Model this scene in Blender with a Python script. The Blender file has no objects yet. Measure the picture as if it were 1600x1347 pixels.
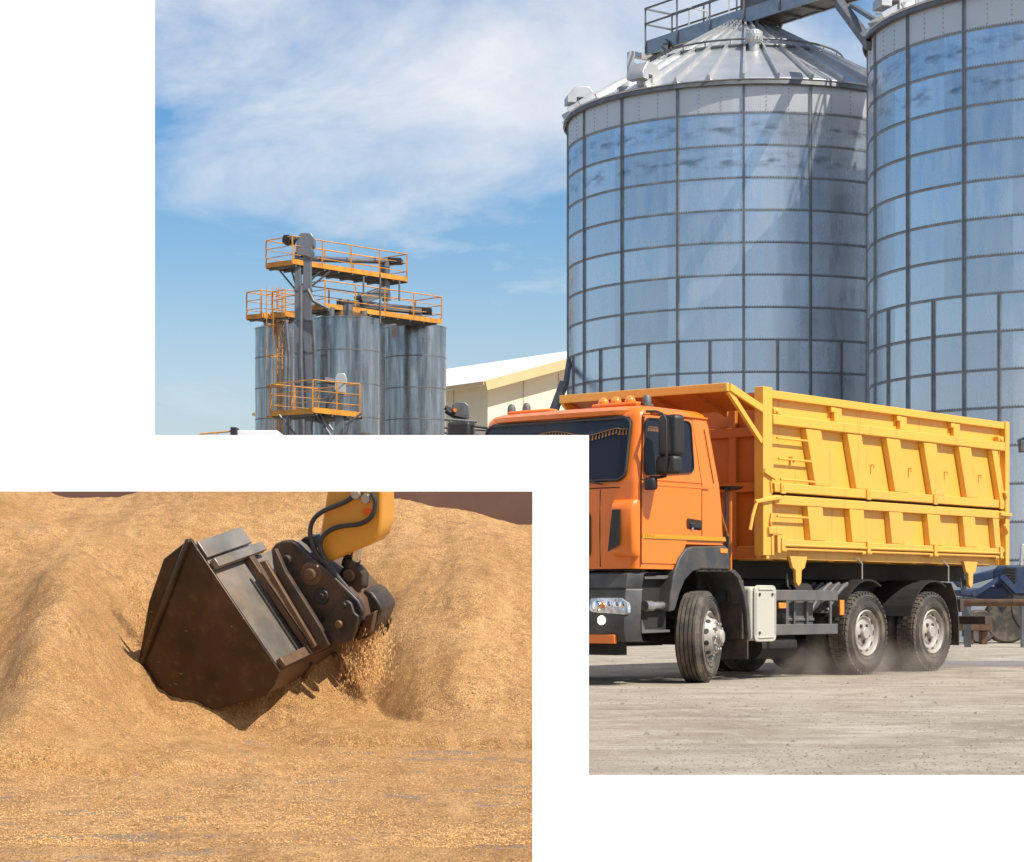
import bpy, bmesh, math, random
from mathutils import Vector, Matrix, noise
random.seed(7)
R = math.radians
sc = bpy.context.scene
COL = sc.collection
F, CH, HZ = 3400.0, 0.944, 940.0          # lens in photo pixels, eye height, horizon row

def at(px, py, Y):
    return Vector(((px-800)/F*Y, Y, CH+(HZ-py)/F*Y))
def ray_plane(px, py, p0, n):
    d = Vector(((px-800)/F, 1, (HZ-py)/F)); o = Vector((0, 0, CH))
    return o + d*((p0-o).dot(n)/d.dot(n))

# ------------------------------------------------------------------ mesh helper
class MB:
    def __init__(s): s.v = []; s.f = []
    def add(s, vs, fs):
        b = len(s.v); s.v += [tuple(p) for p in vs]; s.f += [tuple(i+b for i in f) for f in fs]
    def box(s, x0, x1, y0, y1, z0, z1, M=None):
        vs = [Vector((x, y, z)) for z in (z0, z1) for y in (y0, y1) for x in (x0, x1)]
        if M: vs = [M @ p for p in vs]
        s.add(vs, [(0,2,3,1),(4,5,7,6),(0,1,5,4),(2,6,7,3),(0,4,6,2),(1,3,7,5)])
    def prism(s, poly, ext):
        n = len(poly); e = Vector(ext); P = [Vector(p) for p in poly]
        s.add(P+[p+e for p in P], [tuple(range(n))[::-1], tuple(range(n, 2*n))]+[(i, (i+1) % n, n+(i+1) % n, n+i) for i in range(n)])
    def bar(s, a, b, w, h=None, up=(0, 0, 1)):
        a = Vector(a); b = Vector(b); h = h or w; d = (b-a); L = d.length; d.normalize(); up = Vector(up)
        if abs(d.dot(up)) > .98: up = Vector((1, 0, 0))
        x = d.cross(up).normalized(); y = x.cross(d)
        vs = [p + x*sx*w/2 + y*sy*h/2 for p in (a, b) for sx, sy in ((-1,-1),(1,-1),(1,1),(-1,1))]
        s.add(vs, [(0,1,2,3),(7,6,5,4),(0,4,5,1),(1,5,6,2),(2,6,7,3),(3,7,4,0)])
    def tube(s, pts, r, n=8, cap=True):
        P = [Vector(p) for p in pts]; rr = r if isinstance(r, (list, tuple)) else [r]*len(P)
        rings = []; prev = None
        for i, p in enumerate(P):
            d = (P[min(i+1, len(P)-1)]-P[max(i-1, 0)]).normalized()
            if prev is None:
                u = Vector((0, 0, 1)) if abs(d.z) < .9 else Vector((1, 0, 0)); x = d.cross(u).normalized()
            else: x = (prev - d*prev.dot(d)).normalized()
            prev = x; y = d.cross(x)
            rings.append([p+(x*math.cos(2*math.pi*k/n)+y*math.sin(2*math.pi*k/n))*rr[i] for k in range(n)])
        vs = [q for r_ in rings for q in r_]; fs = []
        for i in range(len(P)-1):
            for k in range(n): fs.append((i*n+k, i*n+(k+1) % n, (i+1)*n+(k+1) % n, (i+1)*n+k))
        if cap: fs += [tuple(range(n))[::-1], tuple(range((len(P)-1)*n, len(P)*n))]
        s.add(vs, fs)
    def lathe(s, prof, M=None, n=32, cap=True, a0=0, a1=2*math.pi):
        # prof: list of (radius, height) about +Z
        full = abs(a1-a0-2*math.pi) < 1e-6; m = n if full else n+1; vs = []
        for r, z in prof:
            for k in range(m):
                a = a0+(a1-a0)*k/n; p = Vector((r*math.cos(a), r*math.sin(a), z)); vs.append(M @ p if M else p)
        fs = []
        for i in range(len(prof)-1):
            for k in range(n):
                k2 = (k+1) % m; fs.append((i*m+k, i*m+k2, (i+1)*m+k2, (i+1)*m+k))
        if cap and full: fs += [tuple(range(m))[::-1], tuple(range((len(prof)-1)*m, len(prof)*m))]
        s.add(vs, fs)
    def ball(s, c, r, M=None, n=12, sc_=(1, 1, 1)):
        prof = [(max(1e-4, r*math.sin(math.pi*i/8)), -r*math.cos(math.pi*i/8)) for i in range(9)]
        T = Matrix.Translation(Vector(c)) @ (M or Matrix()) @ Matrix.Diagonal((*sc_, 1))
        s.lathe(prof, T, n, cap=False)
    def build(s, name, mat, parent=None, smooth=False, bevel=0, world=False, seg=2, auto=False):
        me = bpy.data.meshes.new(name); vs = s.v
        if world and parent is not None:
            iv = Matrix.Translation(-parent.location); vs = [tuple(iv @ Vector(p)) for p in vs]
        me.from_pydata(vs, [], s.f); me.update()
        bm = bmesh.new(); bm.from_mesh(me); bmesh.ops.recalc_face_normals(bm, faces=bm.faces); bm.to_mesh(me); bm.free()
        if smooth:
            for p in me.polygons: p.use_smooth = True
        if smooth and not bevel:
            try: me.set_sharp_from_angle(angle=R(35))
            except Exception: pass
        me.materials.append(mat)
        o = bpy.data.objects.new(name, me); COL.objects.link(o)
        if parent is not None: o.parent = parent
        if bevel:
            b = o.modifiers.new('bevel', 'BEVEL'); b.width = bevel; b.segments = seg; b.limit_method = 'ANGLE'; b.angle_limit = R(40); b.harden_normals = False
            for p in me.polygons: p.use_smooth = True
            try: me.set_sharp_from_angle(angle=R(50))
            except Exception: pass
        return o

def tag(o, label=None, cat=None, group=None, kind=None):
    if label: o['label'] = label
    if cat: o['category'] = cat
    if group: o['group'] = group
    if kind: o['kind'] = kind
    return o
def thing(name, label, cat, loc=(0, 0, 0), rz=0, group=None):
    o = bpy.data.objects.new(name, None); COL.objects.link(o); o.location = loc; o.rotation_euler = (0, 0, rz); o.empty_display_size = .2
    return tag(o, label, cat, group)

# ------------------------------------------------------------------ materials
class NT:
    def __init__(s, name):
        s.m = bpy.data.materials.new(name); s.m.use_nodes = True; s.t = s.m.node_tree; s.b = s.t.nodes['Principled BSDF']
    def n(s, typ, **kw):
        nd = s.t.nodes.new(typ)
        for k, v in kw.items():
            if k[0] == '_': setattr(nd, k[1:], v)
            else: nd.inputs[k.replace('__', ' ')].default_value = v
        return nd
    def l(s, a, b): s.t.links.new(a, b)
    def coord(s, scale=(1, 1, 1), loc=(0, 0, 0)):
        tc = s.n('ShaderNodeTexCoord'); mp = s.n('ShaderNodeMapping'); mp.inputs['Scale'].default_value = scale; mp.inputs['Location'].default_value = loc
        s.l(tc.outputs['Object'], mp.inputs['Vector']); return mp.outputs['Vector']
    def noise(s, vec, scale, detail=4, rough=.55):
        nd = s.n('ShaderNodeTexNoise', Scale=scale, Detail=detail, Roughness=rough); s.l(vec, nd.inputs['Vector']); return nd.outputs['Fac']
    def ramp(s, fac, stops):
        nd = s.n('ShaderNodeValToRGB'); cr = nd.color_ramp
        while len(cr.elements) < len(stops): cr.elements.new(.5)
        for e, (p, c) in zip(cr.elements, stops):
            e.position = p; e.color = (c, c, c, 1) if isinstance(c, (int, float)) else (*c, 1)
        s.l(fac, nd.inputs['Fac']); return nd.outputs['Color']
    def mix(s, fac, a, b, mode='MIX'):
        nd = s.n('ShaderNodeMix', _data_type='RGBA', _blend_type=mode)
        for sock, v in ((nd.inputs[0], fac), (nd.inputs[6], a), (nd.inputs[7], b)):
            if hasattr(v, 'is_linked'): s.l(v, sock)
            elif isinstance(v, (int, float)): sock.default_value = v
            else: sock.default_value = (*v, 1)
        return nd.outputs[2]
    def math(s, op, a, b=0.0, c=None):
        nd = s.n('ShaderNodeMath', _operation=op)
        for i, v in enumerate((a, b) if c is None else (a, b, c)):
            if hasattr(v, 'is_linked'): s.l(v, nd.inputs[i])
            else: nd.inputs[i].default_value = v
        return nd.outputs[0]
    def bump(s, h, strength, dist, prev=None):
        nd = s.n('ShaderNodeBump', Strength=strength, Distance=dist); s.l(h, nd.inputs['Height'])
        if prev is not None: s.l(prev, nd.inputs['Normal'])
        s.l(nd.outputs['Normal'], s.b.inputs['Normal']); return nd.outputs['Normal']
    def set(s, col=None, rough=None, metal=None, coat=None, spec=None):
        for key, v in (('Base Color', col), ('Roughness', rough), ('Metallic', metal), ('Coat Weight', coat), ('Specular IOR Level', spec)):
            if v is None: continue
            if hasattr(v, 'is_linked'): s.l(v, s.b.inputs[key])
            elif isinstance(v, (tuple, list)): s.b.inputs[key].default_value = (*v, 1)
            else: s.b.inputs[key].default_value = v
        return s.m

def pm(name, col, rough=.5, metal=0, var=.2, scale=3, bump=0, bscale=60, bdist=.003, coat=0, dust=0, dustcol=(.33, .26, .19), dscale=4, stretch=(1, 1, 1), spec=.5):
    t = NT(name); v = t.coord(stretch); f = t.noise(v, scale, 5)
    dark = tuple(c*(1-var) for c in col); lite = tuple(min(1, c*(1+var)) for c in col)
    c = t.ramp(f, [(.3, dark), (.7, lite)])
    if dust:
        d = t.noise(t.coord((1, 1, 1), (3, 7, 1)), dscale, 6, .65); dm = t.math('MULTIPLY', t.ramp(d, [(.42, 0.0), (.72, 1.0)]), dust)
        c = t.mix(dm, c, dustcol)
        rr = t.math('MULTIPLY_ADD', dm, .8-rough, rough)
    else: rr = t.ramp(f, [(.3, max(0, rough-.06)), (.7, min(1, rough+.06))])
    if bump: t.bump(t.noise(v, bscale, 3), bump, bdist)
    return t.set(c, rr, metal, coat, spec)

M = {}
M['yellow'] = pm('yellow_paint', (.74, .385, .045), .44, 0, .07, 1.2, .14, 9, .006, .1, .42, (.50, .275, .09), 3)
M['orange'] = pm('orange_paint', (.76, .165, .004), .34, 0, .05, 1.0, .05, 3, .004, .35, .10, (.46, .20, .06), 2.4)
M['bedfront_shaded'] = pm('bed_front_shaded_paint', (.46, .13, .012), .5, 0, .10, 2.0, .1, 9, .005, .05, .2, (.4, .2, .07), 3)  # body front colour darkened to carry the shade behind the cab, plus dust
M['stripe'] = pm('mustard_stripe', (.50, .24, .008), .4, 0, .03)
M['plastic'] = pm('grey_plastic', (.036, .037, .039), .5, 0, .12, 5, .15, 160, .001, 0, .35, (.20, .165, .13), 3)
M['black'] = pm('black_metal', (.014, .013, .012), .5, 0, .3, 6, 0, 60, .003, 0, .25, (.05, .038, .028), 5)
M['under'] = pm('chassis_black', (.012, .011, .010), .75, 0, .3, 6, 0, 60, .003, 0, .3, (.045, .032, .022), 4)
M['guard'] = pm('guard_grey', (.12, .12, .12), .55, .3, .2, 5, 0, 60, .003, 0, .35, (.22, .17, .13), 6)
M['rubber'] = pm('tyre_rubber', (.05, .044, .038), .9, 0, .2, 5, .2, 90, .002, 0, .95, (.20, .155, .11), 3.5)
M['rim'] = pm('dusty_rim', (.36, .33, .29), .5, .1, .1, 6, 0, 60, .003, 0, .45, (.36, .30, .24), 7)
M['steel'] = pm('bare_steel', (.42, .41, .40), .35, .8, .2, 8, 0, 60, .003, 0, .35, (.25, .19, .14), 9)
M['chrome'] = pm('chrome', (.7, .7, .7), .12, 1, .03)
M['cream'] = pm('cream_tank', (.43, .415, .35), .5, 0, .05, 3, .05, 30, .003, 0, .25, (.5, .44, .34), 4)
M['flap'] = pm('mud_flap', (.045, .032, .024), .8, 0, .25, 5, 0, 60, .003, 0, .6, (.13, .085, .055), 5)
M['amber'] = pm('amber_lens', (.85, .22, .01), .2, 0, .05, 20, 0, 60, .003, .6)
M['redorange'] = pm('red_orange_reflector', (.80, .10, .01), .3, 0, .05)
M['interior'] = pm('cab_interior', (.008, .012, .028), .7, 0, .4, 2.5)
M['curtain'] = pm('curtain_cloth', (.035, .05, .075), .9, 0, .2, 8)
M['fringe'] = pm('curtain_fringe', (.55, .27, .09), .9, 0, .2, 30)
M['seam'] = pm('dark_seam', (.035, .012, .004), .8, 0, .1)
M['rail_yellow'] = pm('walkway_yellow', (.60, .25, .018), .55, 0, .2, 2, 0, 60, .003, 0, .65, (.22, .085, .025), 2.5)
M['grating'] = pm('grating_steel', (.12, .11, .10), .6, .4, .25, 5)
M['walkway'] = pm('galvanised_walkway', (.30, .33, .36), .45, .7, .15, 4)
M['darksteel'] = pm('weathered_steel', (.16, .165, .17), .5, .6, .25, 2, 0, 60, .003, 0, .3, (.10, .07, .05), 3)
M['elev'] = pm('elevator_steel', (.20, .205, .215), .42, .75, .25, 1.2, 0, 60, .003, 0, .35, (.12, .10, .085), 2, (1, 1, .25))
M['lightsteel'] = pm('light_galvanised', (.50, .50, .49), .45, .55, .1, 2, 0, 60, .003, 0, .15, (.5, .4, .28), 3)
M['wallbeige'] = pm('beige_panel', (.78, .66, .46), .6, 0, .03, .8, 0, 60, .003, 0, .12, (.55, .45, .32), 1)
M['roofwhite'] = pm('white_sheet_roof', (.80, .80, .78), .45, .1, .04, 1)
M['trim'] = pm('beige_trim', (.62, .44, .22), .55, 0, .05, 2)
M['white'] = pm('filler_white', (.88, .88, .87), .75, 0, .02, 1.5, .05, 25, .004)  # plain white of the added filler blocks
M['brownwall'] = pm('brown_bay_wall', (.115, .055, .035), .7, 0, .18, 1.3, .2, 14, .004, 0, .25, (.20, .11, .06), 3)
M['blue'] = pm('blue_machine_paint', (.010, .030, .085), .55, 0, .3, 3, 0, 60, .003, 0, .6, (.06, .058, .06), 3)
M['bucket'] = pm('worn_bucket_steel', (.085, .048, .026), .40, .45, .35, 2.5, .18, 12, .004, 0, .35, (.16, .085, .04), 3)
M['bucketback'] = pm('polished_bucket_steel', (.27, .24, .20), .38, .65, .35, 3, .15, 20, .003, 0, .7, (.25, .155, .085), 2.5)
M['bucketrust'] = pm('rusty_bucket_rib', (.125, .072, .042), .5, .4, .25, 5, .15, 30, .003, 0, .4, (.21, .12, .062), 6)
M['coupler'] = pm('dark_coupler_steel', (.035, .030, .027), .42, .4, .5, 4, .3, 25, .004, 0, .8, (.15, .088, .048), 3.5)
M['armyellow'] = pm('loader_yellow', (.62, .27, .025), .4, 0, .08, 2, .05, 10, .003, .2, .3, (.33, .155, .03), 3.5)
M['arm_lit'] = pm('loader_yellow_lit', (.66, .36, .09), .42, 0, .06, 2, 0, 10, .003, .2, .3, (.52, .32, .13), 3)  # lighter copy of the loader yellow, sunlight put into the colour
M['hose'] = pm('rubber_hose', (.03, .028, .026), .5, 0, .2, 20)

def bucket_mat():
    t = NT('scratched_bucket_steel'); v = t.coord(); f = t.noise(v, 2.2, 6, .6); g2 = t.noise(v, 9, 5, .7)
    c = t.ramp(f, [(.3, (.030, .021, .015)), (.5, (.060, .036, .021)), (.7, (.105, .060, .032))])
    c = t.mix(t.ramp(g2, [(.55, 0.0), (.72, .45)]), c, (.15, .085, .042))
    sc_ = None
    for rot_, loc_ in (((.3, .5, .9), 0), ((1.1, .2, -.4), 5), ((-.6, .9, .2), 9)):
        mp_ = t.n('ShaderNodeMapping'); mp_.inputs['Rotation'].default_value = rot_; mp_.inputs['Location'].default_value = (loc_, loc_, 0); mp_.inputs['Scale'].default_value = (1.2, 38, 38)
        tc_ = t.n('ShaderNodeTexCoord'); t.l(tc_.outputs['Object'], mp_.inputs['Vector']); q = t.ramp(t.noise(mp_.outputs[0], 1.0, 2, .5), [(.70, 0.0), (.76, 1.0)])
        q = t.math('MULTIPLY', q, t.ramp(t.noise(v, 2.6, 3), [(.5, 0.0), (.6, .7)])); sc_ = q if sc_ is None else t.math('MAXIMUM', sc_, q)
    c = t.mix(sc_, c, (.30, .22, .15)); t.bump(g2, .2, .006)
    return t.set(c, t.ramp(f, [(.3, .28), (.7, .5)]), .5)
M['bucket'] = bucket_mat()
def worn_paint(name, col, rough, coat, z0, z1, dustcol, rust, amt):
    t = NT(name); v = t.coord(); f = t.noise(v, 1.1, 4); sp = t.n('ShaderNodeSeparateXYZ'); tc = t.n('ShaderNodeTexCoord'); t.l(tc.outputs['Object'], sp.inputs[0])
    c = t.mix(f, tuple(q*.93 for q in col), tuple(min(1, q*1.05) for q in col))
    low = t.n('ShaderNodeMapRange'); low.inputs['From Min'].default_value = z1; low.inputs['From Max'].default_value = z0; t.l(sp.outputs[2], low.inputs['Value'])
    dn = t.ramp(t.noise(t.coord((1, 1, .5), (2, 2, 2)), 3.2, 7, .7), [(.34, .15), (.66, 1.0)])
    dm = t.math('MULTIPLY', t.math('MULTIPLY_ADD', low.outputs[0], .75, .25), t.math('MULTIPLY', dn, amt)); c = t.mix(dm, c, dustcol)
    st = t.ramp(t.noise(t.coord((7, 7, .55), (1, 4, 0)), 1.5, 5, .65), [(.60, 0.0), (.72, .55)]); c = t.mix(t.math('MULTIPLY', st, rust), c, (.24, .085, .02))
    ch = t.ramp(t.noise(v, 17, 4, .75), [(.685, 0.0), (.70, 1.0)]); c = t.mix(t.math('MULTIPLY', ch, rust), c, (.16, .06, .02))
    t.bump(t.noise(v, 6, 3), .10, .006)
    return t.set(c, t.math('MULTIPLY_ADD', dm, .4, rough), 0, coat)
M['orange'] = worn_paint('orange_paint', (.80, .168, .003), .32, .35, 1.3, 2.5, (.44, .20, .06), .25, .26)
M['yellow'] = worn_paint('yellow_paint', (.75, .385, .042), .42, .1, 1.5, 3.4, (.46, .27, .11), .8, .42)
def glass_mat():
    t = NT('dark_window_glass'); t.set((.004, .008, .018), .07, 0, 0, .5); t.b.inputs['Alpha'].default_value = .2; return t.m
M['glass'] = glass_mat()
def lens_mat():
    t = NT('clear_lens'); v = t.coord(); f = t.noise(v, 14, 3)
    t.set(t.ramp(f, [(.35, (.35, .36, .37)), (.55, (.75, .75, .74)), (.7, (.9, .9, .9))]), .12, .35, .6); return t.m
M['lens'] = lens_mat()
def lamp_mat():
    t = NT('fog_lamp_glare'); t.set((.9, .85, .7), .2); t.b.inputs['Emission Color'].default_value = (1, .86, .62, 1); t.b.inputs['Emission Strength'].default_value = 4; return t.m  # glow stands for sun glare on the fog lamp
M['lamp'] = lamp_mat()

def silo_mat(name, nz, dz):
    """galvanised sheets: tone per sheet, long streaks, stains in the second and third courses"""
    t = NT(name); tc = t.n('ShaderNodeTexCoord'); sp = t.n('ShaderNodeSeparateXYZ'); t.l(tc.outputs['Object'], sp.inputs[0])
    ang = t.math('ARCTAN2', sp.outputs[1], sp.outputs[0]); ca = t.math('FLOOR', t.math('MULTIPLY', ang, 18/(2*math.pi)))
    row = t.math('MULTIPLY', sp.outputs[2], 1/dz); cr = t.math('FLOOR', row)
    cb = t.n('ShaderNodeCombineXYZ'); t.l(ca, cb.inputs[0]); t.l(cr, cb.inputs[1])
    wn = t.n('ShaderNodeTexWhiteNoise', _noise_dimensions='3D'); t.l(cb.outputs[0], wn.inputs['Vector'])
    st = t.n('ShaderNodeCombineXYZ'); t.l(t.math('MULTIPLY', ang, 9.0), st.inputs[0]); t.l(t.math('MULTIPLY', sp.outputs[2], .22), st.inputs[1]); t.l(t.math('MULTIPLY', cr, 3.1), st.inputs[2])
    streak = t.noise(st.outputs[0], 2.2, 4, .6)
    base = t.mix(streak, (.56, .62, .68), (.78, .81, .84))
    tone = t.ramp(wn.outputs['Value'], [(0, .78), (1, 1.0)])
    base = t.mix(1.0, base, tone, 'MULTIPLY')
    fine = t.noise(tc.outputs['Object'], 30, 3); base = t.mix(.12, base, fine, 'OVERLAY')
    # stains: smudgy bands across the middle of upper courses
    fr = t.math('FRACT', row); band = t.math('SUBTRACT', 1.0, t.math('MULTIPLY', t.math('ABSOLUTE', t.math('SUBTRACT', fr, .52)), 3.2))
    sm = t.n('ShaderNodeCombineXYZ'); t.l(t.math('MULTIPLY', ang, 9.0), sm.inputs[0]); t.l(t.math('MULTIPLY', sp.outputs[2], 4.0), sm.inputs[1])
    smn = t.ramp(t.noise(sm.outputs[0], 1.1, 3, .5), [(.46, 0.0), (.66, 1.0)])
    up = t.math('MULTIPLY', t.math('GREATER_THAN', cr, nz-3.5), t.math('LESS_THAN', cr, nz-1.5))
    stain = t.math('MULTIPLY', t.math('MULTIPLY', t.math('MAXIMUM', band, 0.0), smn), t.math('MULTIPLY', up, .8))
    base = t.mix(stain, base, (.16, .17, .19))
    topr = t.math('GREATER_THAN', cr, nz-1.5)
    base = t.mix(t.math('MULTIPLY', topr, .75), base, (.56, .55, .53))
    rgh = t.math('ADD', t.ramp(streak, [(.3, .18), (.7, .36)]), t.math('MULTIPLY', topr, .25))
    met = t.math('SUBTRACT', .84, t.math('MULTIPLY', topr, .35))
    t.bump(t.noise(st.outputs[0], 1.0, 2), .4, .05); tg = t.n('ShaderNodeTangent', _direction_type='RADIAL', _axis='Z'); t.l(tg.outputs[0], t.b.inputs['Tangent']); t.b.inputs['Anisotropic'].default_value = .7
    return t.set(base, rgh, met)
def tank_mat():
    t = NT('streaked_tank_steel'); tc = t.n('ShaderNodeTexCoord'); sp = t.n('ShaderNodeSeparateXYZ'); t.l(tc.outputs['Object'], sp.inputs[0])
    ang = t.math('ARCTAN2', sp.outputs[1], sp.outputs[0])
    st = t.n('ShaderNodeCombineXYZ'); t.l(t.math('MULTIPLY', ang, 3.2), st.inputs[0]); t.l(t.math('MULTIPLY', sp.outputs[2], .16), st.inputs[1])
    s1 = t.noise(st.outputs[0], 2.0, 5, .65); s2 = t.noise(tc.outputs['Object'], 1.1, 5, .6)
    c = t.ramp(s1, [(.3, (.17, .175, .18)), (.5, (.33, .335, .34)), (.7, (.58, .575, .56))])
    rust = t.math('MULTIPLY', t.ramp(s1, [(.56, 0.0), (.70, 1.0)]), t.ramp(s2, [(.45, 0.0), (.65, .55)]))
    c = t.mix(rust, c, (.16, .10, .055)); t.bump(s2, .25, .04); tg = t.n('ShaderNodeTangent', _direction_type='RADIAL', _axis='Z'); t.l(tg.outputs[0], t.b.inputs['Tangent']); t.b.inputs['Anisotropic'].default_value = .8
    return t.set(c, t.ramp(s2, [(.3, .14), (.7, .32)]), .92)
def roof_mat():
    t = NT('galvanised_roof'); f = t.noise(t.coord(), 1.5, 4); return t.set(t.ramp(f, [(.3, (.46, .47, .48)), (.7, (.62, .62, .61))]), .36, .7)

def ground_mat():
    t = NT('dusty_concrete'); v = t.coord()
    rot = t.n('ShaderNodeMapping'); rot.inputs['Rotation'].default_value = (0, 0, R(-14)); rot.inputs['Scale'].default_value = (.3, 1, 1)
    tc = t.n('ShaderNodeTexCoord'); t.l(tc.outputs['Object'], rot.inputs['Vector']); tr_ = t.noise(rot.outputs[0], 2.4, 7, .7)
    a = t.noise(v, .9, 9, .7); b = t.noise(t.coord((1, 1, 1), (3, 9, 0)), 4.5, 6, .7); g = t.noise(v, 60, 4, .75); lg = t.noise(v, .12, 4)
    c = t.ramp(a, [(.36, (.25, .205, .155)), (.5, (.335, .285, .22)), (.64, (.43, .38, .305))])
    c = t.mix(t.ramp(tr_, [(.54, 0.0), (.64, .5)]), c, (.52, .47, .40))
    c = t.mix(t.ramp(tr_, [(.36, .5), (.46, 0.0)]), c, (.20, .16, .12))
    c = t.mix(t.ramp(b, [(.34, .4), (.46, 0.0)]), c, (.21, .145, .105))
    c = t.mix(t.ramp(b, [(.56, 0.0), (.66, .55)]), c, (.54, .48, .40))
    c = t.mix(t.math('MULTIPLY', t.ramp(lg, [(.4, 0.0), (.62, 1.0)]), .3), c, (.44, .375, .30))
    sp = t.noise(v, 19, 3, .9); c = t.mix(t.ramp(sp, [(.63, 0.0), (.67, .85)]), c, (.11, .08, .055))
    sp3 = t.noise(t.coord((1, 1, 1), (7, 3, 0)), 24, 2, .85); c = t.mix(t.ramp(sp3, [(.66, 0.0), (.70, .8)]), c, (.62, .54, .44))
    c = t.mix(.5, c, t.ramp(g, [(.32, .2), (.68, .8)]), 'OVERLAY')
    n1 = t.bump(t.noise(v, 40, 5, .75), .8, .025); t.bump(b, .5, .06, n1)
    return t.set(c, .9, 0, 0, .25)
M['ground'] = ground_mat()
M['grey_ground'] = pm('dusty_grey', (.15, .14, .135), .85, 0, .2, 2, .3, 60, .004, 0, .5, (.26, .22, .18), .8)

def grain_mat():
    t = NT('loose_grain'); v = t.coord()
    vo = t.n('ShaderNodeTexVoronoi', Scale=125.0); t.l(t.coord((1, .8, 1.2)), vo.inputs['Vector'])
    sx = t.n('ShaderNodeSeparateColor'); t.l(vo.outputs['Color'], sx.inputs[0])
    fine = t.noise(v, 100, 4, .7); mid = t.noise(v, 11, 5, .65); big = t.noise(v, 1.1, 4)
    c = t.ramp(sx.outputs[0], [(0, (.22, .09, .026)), (.25, (.45, .215, .066)), (.6, (.66, .35, .122)), (1, (.92, .61, .30))])
    c = t.mix(.55, c, t.ramp(fine, [(.34, (.15, .062, .018)), (.48, (.55, .275, .094)), (.62, (.88, .555, .255))]))
    c = t.mix(t.math('MULTIPLY', t.ramp(mid, [(.36, 1.0), (.56, 0.0)]), .42), c, (.20, .095, .03))
    c = t.mix(t.math('MULTIPLY', t.ramp(big, [(.38, 1.0), (.62, 0.0)]), .35), c, (.40, .20, .055))
    fl = t.noise(t.coord((2.2, .45, .45), (4, 0, 0)), 1.6, 6, .65); c = t.mix(t.ramp(fl, [(.34, .42), (.48, 0.0)]), c, (.32, .155, .042)); c = t.mix(t.ramp(fl, [(.54, 0.0), (.68, .4)]), c, (.78, .47, .19))
    chaff = t.ramp(t.noise(v, 21, 2, .8), [(.685, 0.0), (.74, .85)]); c = t.mix(chaff, c, (.07, .04, .02))
    # bare concrete showing where the thin layer has been scraped off
    sp = t.n('ShaderNodeSeparateXYZ'); tc = t.n('ShaderNodeTexCoord'); t.l(tc.outputs['Object'], sp.inputs[0])
    flat = t.math('LESS_THAN', sp.outputs[2], .085)
    bare = t.math('MULTIPLY', t.ramp(t.noise(t.coord((.55, .75, 1), (1.3, 4.1, 0)), 2.3, 6, .75), [(.555, 0.0), (.60, 1.0)]), flat)
    c = t.mix(t.math("MULTIPLY", bare, .6), c, t.ramp(fine, [(.3, (.17, .145, .125)), (.7, (.33, .275, .23))]))
    n1 = t.bump(vo.outputs['Distance'], .9, .014); n2 = t.bump(fine, .8, .018, n1); t.bump(mid, .5, .04, n2)
    return t.set(c, .75, 0, 0, .3)
M['grain'] = grain_mat()
M['kernel'] = pm('grain_kernel', (.72, .41, .16), .6, 0, .45, 60)

# ------------------------------------------------------------------ camera, light, sky
cam = bpy.data.cameras.new('camera'); co = bpy.data.objects.new('camera', cam); COL.objects.link(co); sc.camera = co
co.location = (0, 0, CH); co.rotation_euler = (R(90), 0, 0)
cam.sensor_width = 36; cam.lens = 36*F/1600; cam.shift_y = (HZ-673.5)/1600; cam.clip_start = .1; cam.clip_end = 5000
SUN_EL = R(51); sh = Vector((.82, -.57, 0)).normalized()
sd = Vector((sh.x*math.cos(SUN_EL), sh.y*math.cos(SUN_EL), math.sin(SUN_EL)))
sl = bpy.data.lights.new('sun', 'SUN'); sl.energy = 5.0; sl.angle = R(.53); sl.color = (1, .95, .87)
so = bpy.data.objects.new('sun', sl); COL.objects.link(so); so.rotation_mode = 'QUATERNION'; so.rotation_quaternion = sd.to_track_quat('Z', 'Y'); so.location = (20, -20, 40)

w = bpy.data.worlds.new('World'); sc.world = w; w.use_nodes = True; nt = w.node_tree; bg = nt.nodes['Background']
sky = nt.nodes.new('ShaderNodeTexSky'); sky.sky_type = 'NISHITA'; sky.sun_disc = False; sky.sun_elevation = SUN_EL; sky.sun_rotation = math.atan2(sh.x, sh.y)
sky.air_density = 1.25; sky.dust_density = .6; sky.ozone_density = 1.6
def wn(t, **kw):
    n = nt.nodes.new(t)
    for k, v in kw.items(): setattr(n, k, v)
    return n
tc = wn('ShaderNodeTexCoord'); sep = wn('ShaderNodeSeparateXYZ'); nt.links.new(tc.outputs['Generated'], sep.inputs[0])
def wm(op, a, b):
    n = wn('ShaderNodeMath', operation=op)
    for i, v in enumerate((a, b)):
        if hasattr(v, 'is_linked'): nt.links.new(v, n.inputs[i])
        else: n.inputs[i].default_value = v
    return n.outputs[0]
den = wm('ADD', wm('MAXIMUM', sep.outputs[2], 0.0), .10)
cbn = wn('ShaderNodeCombineXYZ'); nt.links.new(wm('DIVIDE', sep.outputs[0], den), cbn.inputs[0]); nt.links.new(wm('DIVIDE', sep.outputs[1], den), cbn.inputs[1])
mp = wn('ShaderNodeMapping'); nt.links.new(cbn.outputs[0], mp.inputs[0]); mp.inputs['Location'].default_value = (2.35, .35, 0); mp.inputs['Rotation'].default_value = (0, 0, R(24)); mp.inputs['Scale'].default_value = (1.0, .75, 1)
nz = wn('ShaderNodeTexNoise'); nz.inputs['Scale'].default_value = 1.25; nz.inputs['Detail'].default_value = 8; nz.inputs['Roughness'].default_value = .60; nz.inputs['Distortion'].default_value = .7
nt.links.new(mp.outputs[0], nz.inputs['Vector'])
cr = wn('ShaderNodeValToRGB'); cr.color_ramp.elements[0].position = .485; cr.color_ramp.elements[0].color = (0, 0, 0, 1); cr.color_ramp.elements[1].position = .76; cr.color_ramp.elements[1].color = (.9, .9, .9, 1)
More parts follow.
